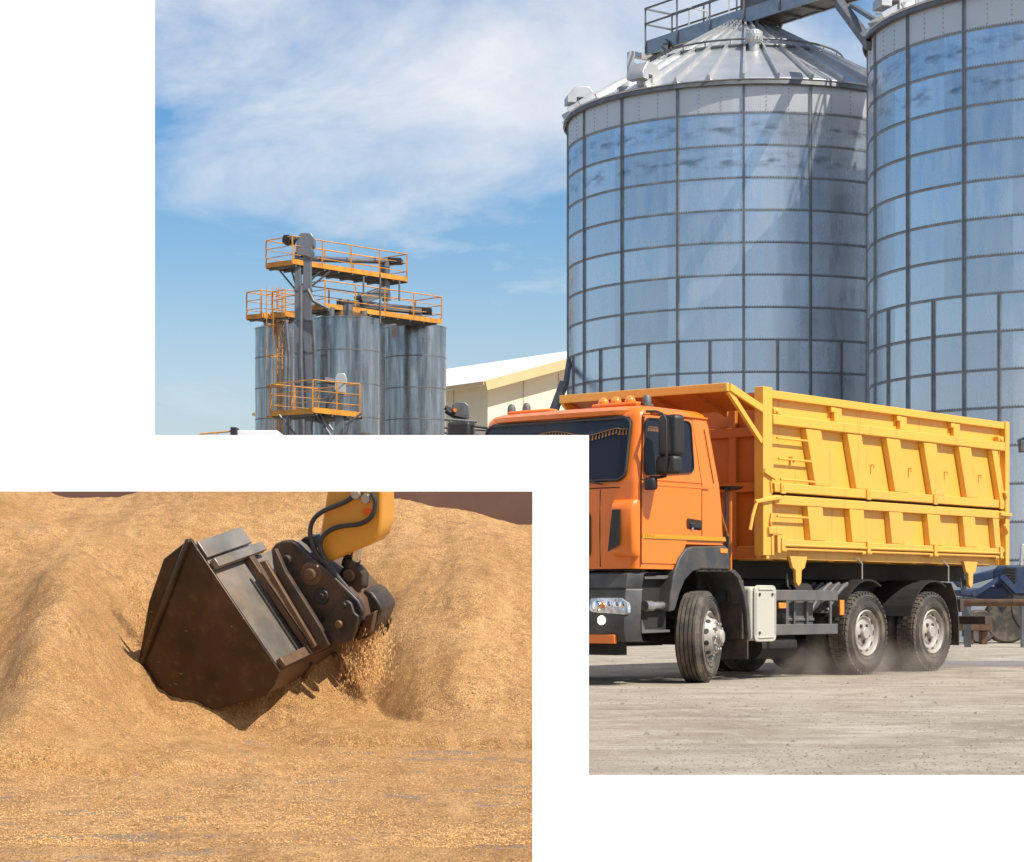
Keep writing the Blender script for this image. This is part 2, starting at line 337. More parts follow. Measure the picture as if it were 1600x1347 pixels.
edge = wm('SUBTRACT', sep.outputs[2], wm('SUBTRACT', .196, wm('MULTIPLY', wm('ADD', sep.outputs[0], .06), .19)))
bias = wm('MINIMUM', wm('MAXIMUM', wm('MULTIPLY', edge, 3.4), -.07), .10)
nt.links.new(wm('ADD', nz.outputs['Fac'], bias), cr.inputs[0])
mx = wn('ShaderNodeMix', data_type='RGBA'); nt.links.new(cr.outputs[0], mx.inputs[0]); hs = wn('ShaderNodeHueSaturation'); hs.inputs['Saturation'].default_value = 1.5; nt.links.new(sky.outputs[0], hs.inputs['Color']); tn = wn('ShaderNodeMix', data_type='RGBA', blend_type='MULTIPLY'); tn.inputs[0].default_value = 1; nt.links.new(hs.outputs[0], tn.inputs[6]); tn.inputs[7].default_value = (1.0, .96, 1.07, 1); nt.links.new(tn.outputs[2], mx.inputs[6]); mx.inputs[7].default_value = (7.6, 7.7, 7.95, 1)
hzf = wm('MULTIPLY', wm('MAXIMUM', wm('SUBTRACT', 1.0, wm('MULTIPLY', wm('MAXIMUM', sep.outputs[2], 0.0), 6.5)), 0.0), .8)
hm = wn('ShaderNodeMix', data_type='RGBA'); nt.links.new(hzf, hm.inputs[0]); nt.links.new(mx.outputs[2], hm.inputs[6]); hm.inputs[7].default_value = (4.3, 5.2, 6.9, 1)
nt.links.new(hm.outputs[2], bg.inputs['Color']); bg.inputs['Strength'].default_value = .088
sc.view_settings.view_transform = 'Standard'; sc.view_settings.look = 'None'; sc.view_settings.exposure = .44; sc.view_settings.gamma = 1

# ------------------------------------------------------------------ the ground
g = MB(); g.add([(-900, -60, 0), (900, -60, 0), (900, 2500, 0), (-900, 2500, 0)], [(0, 1, 2, 3)])
tag(g.build('ground', M['ground']), kind='structure')
def strip(y0, y1, x0, x1, z, mat, name, wob=.15):
    b = MB(); n = 60; vs = []
    for i in range(n+1):
        x = x0+(x1-x0)*i/n
        vs += [(x, y0+wob*noise.noise((x*.6, y0, 0)), z), (x, y1+wob*noise.noise((x*.5, y1, 4)), z)]
    b.add(vs, [(2*i, 2*i+2, 2*i+3, 2*i+1) for i in range(n)]); return tag(b.build(name, mat), kind='structure')
strip(31.8, 34.6, 5.2, 40, .004, M['grey_ground'], 'grey_strip', .12)  # thin grey strip laid flat on the ground
strip(52, 72, -10, 80, .004, M['grey_ground'], 'grey_band', .5)  # wide grey band laid flat on the ground

# ------------------------------------------------------------------ added white blocks filling blank areas: tall block, gate and floor slab
def rot_box(name, corner, dx, dy, L, D, Hh, mat, label, cat):
    a = Vector((*dx, 0)).normalized(); b = Vector((*dy, 0)).normalized(); c = Vector((*corner, 0))
    t = thing(name, label, cat, c); m = MB()
    m.prism([c, c+a*L, c+a*L+b*D, c+b*D], (0, 0, Hh)); m.build('wall', mat, t, world=True, bevel=.02)
    return t, c, a, b
bx = -558/F*24
wb, c_, a_, b_ = rot_box('white_block', (bx, 24), (-.98, -.2), (-.2, .98), 9, 9, 11, M['white'], 'tall plain white block added to fill the blank area behind the left side of the grain heap', 'building')  # plain block added to fill a blank white area
m = MB(); m.prism([c_+Vector((0, 0, 11.0))+a_*-.004-b_*.004, c_+Vector((0, 0, 11))+a_*9.004-b_*.004, c_+Vector((0, 0, 11))+a_*9.004+b_*9.004, c_+Vector((0, 0, 11))+b_*9.004-a_*.004], (0, 0, .12)); m.build('block_cap', M['white'], wb, world=True)

GY = 6.3  # added beam and pillar cover a blank white gap
filler = thing('white_filler', 'added low white gate with thick pillar and long beam before the grain heap', 'filler', (at(876, 940, GY).x, GY, 0))
pl, pr = at(832, 0, GY).x, at(920, 0, GY).x
zt, zb = at(0, 680, GY).z, at(0, 768, GY).z
m = MB(); T = .12; s_ = .03
m.add([(pl, GY, 0), (pr, GY, 0), (pr, GY, zb), (pl, GY, zb), (pl+s_, GY+T, 0), (pr-s_, GY+T, 0), (pr-s_, GY+T, zb+s_), (pl+s_, GY+T, zb+s_)],
      [(0, 1, 2, 3), (7, 6, 5, 4), (0, 4, 5, 1), (1, 5, 6, 2), (2, 6, 7, 3), (3, 7, 4, 0)])
m.build('pillar', M['white'], filler, world=True)
m = MB(); xl = -3.0; xr_ = pr
m.add([(xl, GY, zb), (xr_, GY, zb), (xr_, GY, zt), (xl, GY, zt), (xl, GY+T, zb+s_), (xr_-s_, GY+T, zb+s_), (xr_-s_, GY+T, zt-s_), (xl, GY+T, zt-s_)],
      [(0, 1, 2, 3), (7, 6, 5, 4), (0, 4, 5, 1), (1, 5, 6, 2), (2, 6, 7, 3), (3, 7, 4, 0)])
m.build('beam', M['white'], filler, world=True)
m = MB(); m.box(-3.2, -3.001, GY, GY+T, 0, zt); m.build('pillar', M['white'], filler, world=True)
ay = F*(CH-.05)/(1211-HZ)
m = MB(); m.prism([(.0235*2, 2, 0), (12, 2, 0), (12, ay, 0), (.0235*ay, ay, 0)], (0, 0, .05))
tag(m.build('white_floor_slab', M['white'], bevel=.006), kind='structure')  # white slab added to fill the blank lower right

M['stone'] = pm('pebble', (.22, .18, .14), .9, 0, .5, 30)
m = MB(); vs = []; fs = []
for i in range(9000):
    y = 11.0+random.random()**1.7*34; x = random.uniform(.03, .30)*y if random.random() < .9 else random.uniform(-.1, .03)*y
    if x < .06*y and y < 20: continue
    if noise.noise((x*.5, y*.35, 3))+random.uniform(-.5, .5) < -.05: continue
    r_ = random.uniform(.004, .010)*(1+1.2*(random.random() > .96)); b = len(vs); a0 = random.random()*6
    for k in range(5): a = a0+k*1.2566; vs.append((x+r_*math.cos(a)*random.uniform(.8, 1.5), y+r_*math.sin(a), .001))
    vs.append((x+r_*.2, y, r_*random.uniform(.6, 1.1))); fs += [(b+k, b+(k+1) % 5, b+5) for k in range(5)]
m.v = vs; m.f = fs; tag(m.build('loose_gravel', M['stone']), kind='stuff')

# ------------------------------------------------------------------ grain heap
def lerp_tab(tab, x):
    if x <= tab[0][0]: return tab[0][1]
    for (a, va), (b, vb) in zip(tab, tab[1:]):
        if x <= b:
            t = (x-a)/(b-a); t = t*t*(3-2*t); return va+(vb-va)*t
    return tab[-1][1]
W = Vector((.397, .896, .20)).normalized(); P0 = at(416, 1087, 14.25)
TOPW = ray_plane(190+640*450/1595, 760+370*380/1347, P0+W*.62, W)      # where the far end of the bucket disappears in the grain
YB = [(-200, 10.2), (0, 10.5), (150, 10.9), (260, 11.8), (330, 12.9), (400, 14.3), (470, 15.6), (585, 16.0), (628, 13.9), (740, 13.7), (840, 13.4)]
CRP = [(-300, 752), (0, 762), (50, 776), (110, 794), (170, 792), (240, 776), (330, 764), (430, 766), (560, 780), (610, 792), (700, 808), (832, 830)]
PW = [(0, 1.35), (200, 1.5), (300, 1.55), (430, 1.3), (560, 1.2), (660, 1.0), (840, .95)]
YC = 18.6
LIM = [(-300, 930), (0, 955), (100, 985), (160, 1010), (215, 1047), (252, 1085), (295, 1117), (350, 1139), (420, 1166), (500, 1176), (700, 1172), (840, 1168)]
YB = [(-300, 9.2), (0, 9.9), (120, 10.6), (230, 11.4), (330, 12.2), (430, 12.9), (520, 13.2), (640, 13.3), (840, 13.0)]
YM = [(0, 14.2), (300, 14.2), (400, 14.4), (470, 15.3), (540, 15.3), (670, 14.2), (840, 14.2)]
def gh(x, y):
    px = x/y*F+800; yb = lerp_tab(YB, px); ym = lerp_tab(YM, px); zc = CH+(HZ-lerp_tab(CRP, px))/F*YC
    zm = max(.015, CH-(lerp_tab(LIM, px)-HZ)/F*14.2-.06-.085*max(0, min(1, (420-px)/120))-.15*math.exp(-((px-275)/85)**2)); z = .045
    if y > yb:
        if y < ym:
            t = (y-yb)/(ym-yb); z += (zm-.0)*(t**1.25)
        else:
            t = min(1, (y-ym)/(YC-ym)); z += zm+(zc-zm-.05)*(t**.92)
        k = min(1, (y-yb)/1.2)
        # a spur runs down from the crest on the left, hollows either side of it
        sp_ = math.exp(-((px-95-18*(y-14)+26*noise.noise((y*.7, 1, 1)))/62)**2)*math.sin(min(1, max(0, (y-10.5)/6.6))*math.pi)
        z += .30*sp_*k - .20*k*math.exp(-((px+15)/60)**2)*math.sin(min(1, max(0, (y-11)/6.2))*math.pi)
        z += .15*k*math.exp(-((px-745-10*(y-16))/70)**2)*math.sin(min(1, max(0, (y-13.3)/5.2))*math.pi)
        sm_ = lambda a, b, q: (lambda t: t*t*(3-2*t))(max(0, min(1, (q-a)/(b-a))))
        far_ = .22+.78*max(sm_(15.2, 16.4, y), 1-sm_(60, 210, px), sm_(610, 760, px))
        if y > 16.8: far_ *= 1-.75*sm_(16.8, 18.4, y)
        z += far_*k*(.12*noise.noise((x*.9, y*.8, 2.2)) + .06*noise.noise((x*2.4, y*2.0, 5)) + .02*noise.noise((x*6.5+1.5*noise.noise((x*2, y*2, 3)), y*2.6, 8)))
        if y > YC: z -= (y-YC)*.5
    z += .016*noise.noise((x*1.7, y*1.3, 9)) + .010*noise.noise((x*6, y*6, 1)) + .007*noise.noise((x*15, y*15, 3)) + .004*noise.noise((x*33, y*30, 3))
    # slumped ledge across the left foot of the heap
    e = (y-(10.75+.0022*px+.12*noise.noise((x*2, 0, 7))))
    if px < 420: z += .08/(1+math.exp(-e*30))*max(0, min(1, (420-px)/120))
    e2 = (y-(13.6+.10*noise.noise((x*2.2, 1, 7))-.0006*(px-420)))
    if px > 380: z += .075/(1+math.exp(-e2*30))*min(1, (px-380)/120)
    if px < 420: z -= .035*math.exp(-((e+.05)/.045)**2)*max(0, min(1, (420-px)/120))
    if px > 380: z -= .035*math.exp(-((e2+.05)/.045)**2)*min(1, (px-380)/120)
    d2 = ((x-TOPW.x-.30)/.42)**2+((y-TOPW.y-.28)/.42)**2
    if d2 < 9: z = max(z, z+(TOPW.z+.02-z)*math.exp(-d2*1.1))
    if y < 7.6: z -= (7.6-y)*.12
    if x/y < -.27: q = min(1, (-.27-x/y)/.17); z = z*(1-q*q*(3-2*q))-.03*q
    return z
def spread(a, b, n, pw=1.0): return [a+(b-a)*((i/n)**pw) for i in range(n+1)]
us = spread(-.46, -.30, 60)+spread(-.30, .0235, 330)[1:]; ys = spread(6.9, 19.35, 520, 1.15)
m = MB(); vs = []
for y in ys:
    for u in us: vs.append((u*y, y, gh(u*y, y)))
nu = len(us); m.add(vs, [(j*nu+i, j*nu+i+1, (j+1)*nu+i+1, (j+1)*nu+i) for j in range(len(ys)-1) for i in range(nu-1)])
heap = m.build('grain_heap', M['grain'], smooth=True); tag(heap, 'wide golden heap of loose grain with a steel bucket digging into it', 'grain heap')

def kernels(name, pts, label=None):
    m = MB(); vs = []; fs = []
    for p, d, l, r in pts:
        d = Vector(d).normalized(); x = d.orthogonal().normalized(); y = d.cross(x); b = len(vs); p = Vector(p)
        vs += [p+d*l, p-d*l, p+x*r, p+y*r, p-x*r, p-y*r]
        for i in range(4):
            j = 2+(i+1) % 4; fs += [(b, b+2+i, b+j), (b+1, b+j, b+2+i)]
    m.v = [tuple(q) for q in vs]; m.f = fs
    return tag(m.build(name, M['kernel']), label, None, None, 'stuff')
pts = []
for i in range(42000):
    y = 8.0+random.random()**1.3*8.5; u = random.uniform(-.25, .0225); x = u*y
    if noise.noise((x*1.5, y*1.5, 8)) + random.uniform(-.35, .35) < -.05: continue
    pts.append(((x, y, gh(x, y)+.003), (random.uniform(-1, 1), random.uniform(-1, 1), random.uniform(-.3, .3)), random.uniform(.004, .0065), random.uniform(.002, .003)))
kernels('loose_grain', pts)
pts = []
for i in range(3200):
    t = random.random(); px = random.gauss(580, 17)-14*t; py = 975+88*t**.8+random.gauss(0, 9)
    p = at(px, py, 14.9+random.gauss(0, .10))
    if p.z < gh(p.x, p.y): continue
    pts.append((p, (random.uniform(-.25, .25), random.uniform(-.2, .2), 1), random.uniform(.008, .02), random.uniform(.0025, .004)))
for i in range(1500):
    t = random.random(); p = at(204+random.gauss(0, 10)+26*math.sin(t*3), 905+150*t+random.gauss(0, 8), 14.9+random.gauss(0, .08))
    if p.z < gh(p.x, p.y): continue
    pts.append((p, (random.uniform(-.4, .2), random.uniform(-.2, .2), 1), random.uniform(.008, .016), random.uniform(.0025, .004)))
kernels('falling_grain', pts)

# walls of the bay
m = MB(); x0, x1 = -7.5, .62; m.box(x0, x1, 19.4, 19.65, 0, 2.02)
bw = m.build('bay_wall', M['brownwall'], bevel=.01); tag(bw, 'dark brown back wall showing along the top of the grain heap', 'wall')
m = MB(); vs = []; n = 24
for i in range(n+1):
    y = 10+9.35*i/n; x = .0242*y; z = max(.12, gh(.0233*y, y)+.03)
    vs += [(x, y, 0), (x+.09, y, 0), (x+.09, y, z), (x, y, z)]
fs = [(0, 1, 2, 3), (4*n+3, 4*n+2, 4*n+1, 4*n)]
for i in range(n):
    for k in range(4): fs.append((4*i+k, 4*i+4+k, 4*i+4+(k+1) % 4, 4*i+(k+1) % 4))
m.add(vs, fs); tag(m.build('wing_wall', M['brownwall']), 'low sloping brown side wall holding the right end of the grain heap', 'wall')

# ------------------------------------------------------------------ loader arm with bucket
arm = thing('loader_arm', 'yellow loader arm with a worn dark steel bucket pushed into the grain', 'loader', (P0.x, P0.y, 0))
def zp(zx, zy, off=0.0):            # a point of the bucket drawing, on a plane across the bucket at a distance along its width
    return ray_plane(190+zx*450/1595, 760+zy*380/1347, P0+W*off, W)
def plate(name, pts, off, th, mat, parent=arm, bevel=.006):
    m = MB(); m.prism([zp(x, y, off) for x, y in pts], W*th); return m.build(name, mat, parent, world=(parent is arm), bevel=bevel)
def child_plate(name, pts, off, th, mat, parent, bevel=.004):
    m = MB(); m.prism([zp(x, y, off)-arm.location for x, y in pts], W*th); return m.build(name, mat, parent, bevel=bevel)
side_pts = [(378, 287), (300, 470), (190, 745), (85, 1025), (100, 1075), (150, 1140), (235, 1205), (345, 1275), (560, 1225), (800, 1160), (850, 1095), (875, 1025)]
bk = plate('bucket', side_pts, 0, .025, M['bucket'])
# rib welded along the front edge of the side plate
m = MB(); m.bar(zp(372, 296, -.012)-arm.location, zp(110, 985, -.012)-arm.location, .035, .035); m.build('edge_rib', M['bucket'], bk, bevel=.008)
m = MB(); m.prism([zp(x, y, .05)-arm.location for x, y in [(378, 287), (232, 402), (150, 640), (84, 1020), (110, 1040), (340, 520)]], W*.03); m.build('side_cutter', M['bucket'], bk, bevel=.006)
# curved floor, back and mouth lip swept along the bucket width
WID = 1.60
def sweep(name, prof, th, mat, off0=.025, wid=WID, parent=None):
    m = MB(); a = [zp(x, y, off0)-arm.location for x, y in prof]; 
    c = sum(a, Vector())/len(a); ctr = zp(440, 850, off0)-arm.location
    b = [p+(ctr-p).normalized()*th for p in a]; e = W*wid; n = len(a); vs = a+[p+e for p in a]+b+[p+e for p in b]; fs = []
    for i in range(n-1): fs += [(i, i+1, n+i+1, n+i), (2*n+i, 3*n+i, 3*n+i+1, 2*n+i+1), (i, 2*n+i, 2*n+i+1, i+1), (n+i, n+i+1, 3*n+i+1, 3*n+i)]
    fs += [(0, n, 3*n, 2*n), (n-1, 3*n-1, 4*n-1, 2*n-1)]
    m.add(vs, fs); return m.build(name, mat, parent, bevel=.004)
sweep('floor_plate', [(345, 1268), (560, 1220), (795, 1155), (845, 1092), (868, 1025)], .02, M['bucketrust'], parent=bk)
sweep('back_plate', [(864, 1022), (620, 650), (500, 470)], .02, M['bucketback'], parent=bk)
sweep('top_plate', [(498, 467), (392, 312)], .02, M['bucketback'], wid=.62, parent=bk)
# top spill guard, a bright worn strip
def quadbar(name, p, q, w0, w1, th, mat, offs, parent):
    m = MB(); n_ = (zp(*q, 0)-zp(*p, 0)).normalized(); up = W.cross(n_).normalized()
    if up.x < 0: up = -up
    A = [zp(*p, offs[0]), zp(*q, offs[0])]; 
    vs = []
    for o_ in offs:
        for pt in (p, q):
            b = zp(*pt, 0)+W*o_-arm.location; vs += [b+up*w0, b+up*w1]
    m.add(vs, [(0, 1, 3, 2), (4, 6, 7, 5), (0, 4, 5, 1), (2, 3, 7, 6), (0, 2, 6, 4), (1, 5, 7, 3)]); return m.build(name, mat, parent, bevel=.005)
quadbar('spill_guard', (395, 318), (455, 408), .004, .022, .02, M['bucketback'], (.03, .60), bk)
quadbar('back_rib', (468, 425), (500, 472), .004, .055, .02, M['bucketback'], (.03, .66), bk)
quadbar('back_rib', (836, 975), (868, 1022), .004, .05, .02, M['bucketrust'], (.03, 1.32), bk)
for o0 in (.42, 1.26): quadbar('back_rib', (500, 474), (836, 975), .003, .05, .02, M['bucketrust'], (o0, o0+.06), bk)
for o0 in (.5, .82):                 # stiffeners under the floor
    m = MB(); a = zp(800, 1165, 0)+W*o0-arm.location; b = zp(858, 1075, 0)+W*o0-arm.location
    m.bar(a, b, .03, .03); m.build('floor_rib', M['bucketrust'], bk, bevel=.006)
far = [(620, 655), (330, 700), (150, 1000), (150, 1140), (235, 1205), (345, 1275), (560, 1225), (800, 1160), (850, 1095), (875, 1025)]; m = MB(); m.prism([zp(x, y, 0)+W*(WID+.026)-arm.location for x, y in far], W*.025); m.build('side_plate', M['bucket'], bk, bevel=.005)

# coupler: two big plates with pins, nearer and farther along the bucket width
NO = .50
hook = [(828, 350), (850, 320), (885, 303), (930, 300), (968, 318), (1000, 350), (1060, 405), (1130, 460), (1200, 525), (1265, 590), (1310, 635), (1338, 690), (1325, 735), (1290, 790), (1150, 885), (1095, 780), (1040, 690), (985, 585), (900, 470), (850, 500), (835, 430)]
cp = plate('coupler', hook, NO, .05, M['coupler'], bevel=.01)
child_plate('coupler_plate', [(x, y) for x, y in hook], NO+.50, .05, M['coupler'], cp, .008)
child_plate('coupler_web', [(1000, 380), (1190, 520), (1300, 640), (1322, 735), (1150, 885), (1040, 690), (930, 470)], NO+.06, .42, M['bucketrust'], cp, .01)
child_plate('mount_rail', [(838, 350), (852, 500), (1070, 890), (1110, 900), (1150, 880), (1100, 780), (905, 470), (850, 345)], NO-.10, .04, M['coupler'], cp, .006)
child_plate('mount_rail', [(760, 420), (795, 410), (1075, 885), (1055, 900)], NO-.14, .03, M['bucketrust'], cp, .006)
child_plate('lock_plate', [(1098, 775), (1165, 690), (1215, 640), (1245, 630), (1270, 650), (1285, 700), (1310, 720), (1300, 790), (1265, 860), (1155, 888)], NO-.055, .03, M['coupler'], cp, .008)
child_plate('lock_plate', [(1300, 640), (1345, 570), (1385, 590), (1435, 660), (1440, 690), (1390, 800), (1355, 840), (1275, 862), (1330, 745)], NO+.22, .22, M['coupler'], cp, .012)
child_plate('lock_foot', [(1345, 720), (1405, 690), (1380, 810), (1295, 850)], NO+.16, .05, M['bucketrust'], cp, .01)
Zq = W.to_track_quat('Z', 'Y').to_matrix().to_4x4()
def pin(zx, zy, r, off, l, mat, name='pin', ring=0, parent=cp):
    m = MB(); c = zp(zx, zy, off)-arm.location; T_ = Matrix.Translation(c) @ Zq
    if ring: m.lathe([(ring, -.012), (ring+.008, .0), (ring+.008, .02)], T_, 28); 
    m.lathe([(r*.85, -l), (r, -l+.006), (r, .01)], T_, 24); return m.build(name, mat, parent, smooth=True)
pin(920, 405, .034, NO, .03, M['coupler']); pin(1052, 485, .042, NO, .04, M['bucketrust'], ring=.075); pin(1108, 608, .024, NO, .018, M['black'], ring=.05)
pin(1207, 762, .028, NO-.055, .026, M['bucketrust']); pin(1233, 658, .02, NO-.055, .018, M['coupler']); 
child_plate('stop_block', [(1085, 830), (1110, 818), (1130, 850), (1105, 866)], NO-.09, .08, M['bucketrust'], cp, .006)
# rod end and cylinder rod
child_plate('rod_clevis', [(1195, 510), (1215, 455), (1265, 430), (1310, 440), (1340, 490), (1338, 555), (1300, 590), (1260, 560)], NO+.16, .06, M['coupler'], cp, .014)
child_plate('rod_clevis', [(1215, 500), (1225, 460), (1265, 430), (1320, 440), (1352, 490), (1348, 560), (1310, 590)], NO+.26, .06, M['coupler'], cp, .014)
pin(1265, 490, .043, NO+.16, .03, M['bucketrust'])
m = MB(); m.tube([zp(1285, 432, NO+.20)-arm.location, zp(1335, 180, NO+.20)-arm.location], .036, 16); m.build('cylinder_rod', M['chrome'], cp, smooth=True)
m = MB(); m.tube([zp(1262, 445, NO+.2)-arm.location, zp(1278, 400, NO+.2)-arm.location], .06, 14); m.build('rod_collar', M['coupler'], cp, smooth=True)
# yellow arm
ap = [(1195, -185), (1135, 30), (1110, 190), (1085, 320), (1075, 345), (1090, 385), (1135, 425), (1170, 412), (1260, 372), (1380, 318), (1412, 290), (1432, 240), (1440, 180), (1440, 30), (1470, -185)]
ar = plate('arm', ap, NO+.08, .20, M['armyellow'], bevel=.018)
m = MB(); side = [(1400, 305), (1425, 285), (1440, 240), (1446, 180), (1446, 30), (1475, -180)]
child_plate('end_cap', [(1180, -150), (1475, -150), (1490, -215), (1440, -245), (1240, -245), (1190, -215)], NO+.06, .24, M['armyellow'], ar, .015)
child_plate('reflector', [(1335, 128), (1385, 120), (1390, 155), (1340, 160)], NO+.070, .008, M['redorange'], ar, 0)
child_plate('boss', [(985, 300), (1010, 282), (1060, 280), (1075, 345), (1060, 350)], NO+.14, .12, M['black'], ar, .01)
pin(1340, -205, .06, NO+.06, .02, M['coupler'], 'pivot_pin', ring=.10, parent=ar)
def hose(pts, name='hose', off=NO+.03):
    P = [zp(x, y, off)-arm.location for x, y in pts]; Q = []
    for i in range(len(P)-1):
        p0, p1, p2, p3 = P[max(i-1, 0)], P[i], P[i+1], P[min(i+2, len(P)-1)]
        for k in range(6):
            t = k/6; Q.append(.5*((2*p1)+(p2-p0)*t+(2*p0-5*p1+4*p2-p3)*t*t+(3*p1-p0-3*p2+p3)*t**3))
    Q.append(P[-1]); m = MB(); m.tube(Q, .0165, 10); return m.build(name, M['hose'], arm, smooth=True)
hose([(1300, 45), (1230, 90), (1120, 135), (1060, 190), (1045, 270), (1080, 370), (1140, 440), (1190, 520)])
hose([(1385, 35), (1405, 90), (1385, 165), (1320, 208), (1200, 225), (1125, 265), (1100, 330), (1125, 400), (1185, 490), (1260, 580), (1330, 680), (1335, 735)])
hose([(1150, 445), (1215, 525), (1280, 600), (1318, 660), (1322, 730)])
for zx, zy in ((1312, 40), (1368, 62)):
    m = MB(); c = zp(zx, zy, NO+.06)-arm.location; m.lathe([(.03, -.05), (.034, -.03), (.022, -.025), (.022, .03)], Matrix.Translation(c) @ Zq, 12); m.build('hose_fitting', M['steel'], ar, smooth=True)

# ------------------------------------------------------------------ big silos and their walkway
DZ = 1.02; NR = 17
def silo(px_edge, Y0, label, pxs, half_rows, rad):
    # centre so that the left tangent of the drum falls on the given column
    k = (px_edge-800)/F; X0 = k*Y0+rad*math.sqrt(1+k*k)
    phase = min((abs(800+F*(X0+rad*math.cos(a_))/(Y0+rad*math.sin(a_))-pxs), a_) for a_ in [math.pi+j*.0005 for j in range(3800)])[1]
    t = thing('grain_silo', label, 'silo', (X0, Y0, 0), 0, 'tall corrugated grain silos behind the truck')
    Ht = NR*DZ
    m = MB(); prof = []
    for r_ in range(NR):
        prof += [(rad, r_*DZ), (rad, r_*DZ+DZ*.5), (rad, (r_+1)*DZ-.0005)]
    m.lathe(prof, None, 144, cap=False); m.build('wall', silo_mat('silo_sheet', NR, DZ), t, smooth=True)
    m = MB()
    for r_ in range(1, NR):
        z = r_*DZ; m.lathe([(rad-.005, z-.03), (rad+.022, z-.026), (rad+.026, z-.002), (rad+.010, z+.004), (rad+.014, z+.02), (rad-.005, z+.03)], None, 144, cap=False)
        for k_ in range(230):
            a = math.pi+math.pi*(k_+.5)/230; 
            T_ = Matrix.Rotation(a, 4, 'Z') @ Matrix.Translation((rad+.01, 0, z+.04)); m.box(-.012, .018, -.013, .013, -.012, .013, T_)
    m.build('ring_seam', M['seamsteel'], t, smooth=False)
    for i in range(36):
        a = phase+i*R(10)
        half = i % 2 == 1
        top = half_rows*DZ if half else Ht
        m = MB(); T_ = Matrix.Rotation(a, 4, 'Z') @ Matrix.Translation((rad, 0, 0))
        for e in (-1, 1): m.box(.0, .05, e*.034-.008, e*.034+.008, 0, top, T_)
        m.box(-.002, .02, -.042, .042, 0, top-.01, T_)
        if a % (2*math.pi) > math.pi*.95:
            z = .1
            while z < top:
                m.box(.02, .036, -.03, -.008, z, z+.022, T_); m.box(.02, .036, .008, .03, z+.06, z+.082, T_); z += .14
        m.build('stiffener', M['seamsteel'], t)
    m = MB()                       # bolt lines of the top course
    for i in range(54):
        a = phase+i*2*math.pi/54
        T_ = Matrix.Rotation(a, 4, 'Z') @ Matrix.Translation((rad, 0, 0)); z = Ht-DZ+.1
        while z < Ht-.08: m.box(0, .02, -.014, .014, z, z+.026, T_); z += .13
    m.build('bolt_line', M['seamsteel'], t)
    # roof cone with folded ribs
    m = MB(); zr = Ht+.06; za = Ht+3.35; rt = .55; N = 36
    m.lathe([(rad+.13, zr-.06), (rad+.15, zr-.03), (rad+.13, zr), (rt, za), (rt, za+.3), (.02, za+.42)], None, 72, cap=False)
    for i in range(N):
        a = phase+i*2*math.pi/N; ca, sa = math.cos(a), math.sin(a); p = Vector((ca*(rad+.2), sa*(rad+.2), zr+.05)); q = Vector((ca*rt, sa*rt, za+.05)); m.bar(p, q, .07, .15)
    m.build('roof', roof_m, t)
    m = MB(); m.lathe([(rad+.10, Ht-.16), (rad+.16, Ht-.14), (rad+.14, Ht-.02), (rad-.02, Ht)], None, 96, cap=False); m.build('eave', M['darksteel'], t)
    m = MB(); rc = 3.3; zc = zr+(rad-rc)*(3.3/(rad-.55))
    for dz_, r2 in ((.10, .05), (.30, .035)): m.tube([(math.cos(i*2*math.pi/48)*rc, math.sin(i*2*math.pi/48)*rc, zc+dz_) for i in range(49)], r2, 6)
    for i in range(24): a = i*2*math.pi/24; m.tube([(math.cos(a)*rc, math.sin(a)*rc, zc-.05), (math.cos(a)*rc, math.sin(a)*rc, zc+.3)], .02, 5)
    m.build('roof_collar', M['darksteel'], t)
    return t, X0, Y0, rad, Ht
M['seamsteel'] = pm('silo_seam_steel', (.27, .28, .29), .5, .6, .2, 3)
roof_m = roof_mat()
s1 = silo(887, 74.5, 'left tall galvanised silo with its whole conical roof in view', 1162, 9, 6.1)
s2 = silo(1356, 63.0, 'right tall galvanised silo cut by the edge of the picture', 1419, 9, 5.9)
def box_vent(si, ang, rr, scale=1.0):
    t, X0, Y0, rad, Ht = si; zr = Ht+.06; z = zr+(rad-rr)*.55
    T_ = Matrix.Rotation(ang, 4, 'Z') @ Matrix.Translation((rr, 0, z)) @ Matrix.Scale(scale, 4)
    m = MB(); pr_ = [(-.35, -.1), (-.35, .42), (-.12, .72), (.42, .72), (.72, .36), (.72, .10), (.36, .10), (.36, .30), (.12, .30), (.12, -.35)]
    m.prism([T_ @ Vector((x, -.36, z_)) for x, z_ in pr_], (T_.to_3x3() @ Vector((0, .72, 0)))); return m.build('vent', M['lightsteel'], t, bevel=.02)
def turbine(si, ang, rr):
    t, X0, Y0, rad, Ht = si; z = Ht+.06+(rad-rr)*.55; c = Matrix.Rotation(ang, 4, 'Z') @ Vector((rr, 0, z))
    m = MB(); T_ = Matrix.Translation(c) @ Matrix.Scale(.8, 4); m.lathe([(.22, -.15), (.22, .45), (.3, .5), (.36, .66), (.36, .8), (.28, .95), (.1, 1.02)], T_, 20)
    for i in range(16): a = i*math.pi/8; m.bar(c+Vector((math.cos(a)*.27, math.sin(a)*.27, .42)), c+Vector((math.cos(a+.25)*.27, math.sin(a+.25)*.27, .72)), .03, .05)
    m.build('turbine_vent', M['lightsteel'], t)
box_vent(s1, R(188), 5.6, .9); box_vent(s1, R(231), 5.85, .9); turbine(s1, R(268), 3.6); turbine(s1, R(-14), 5.2)
box_vent(s2, R(194), 5.5, .9); box_vent(s2, R(240), 5.3, .9)

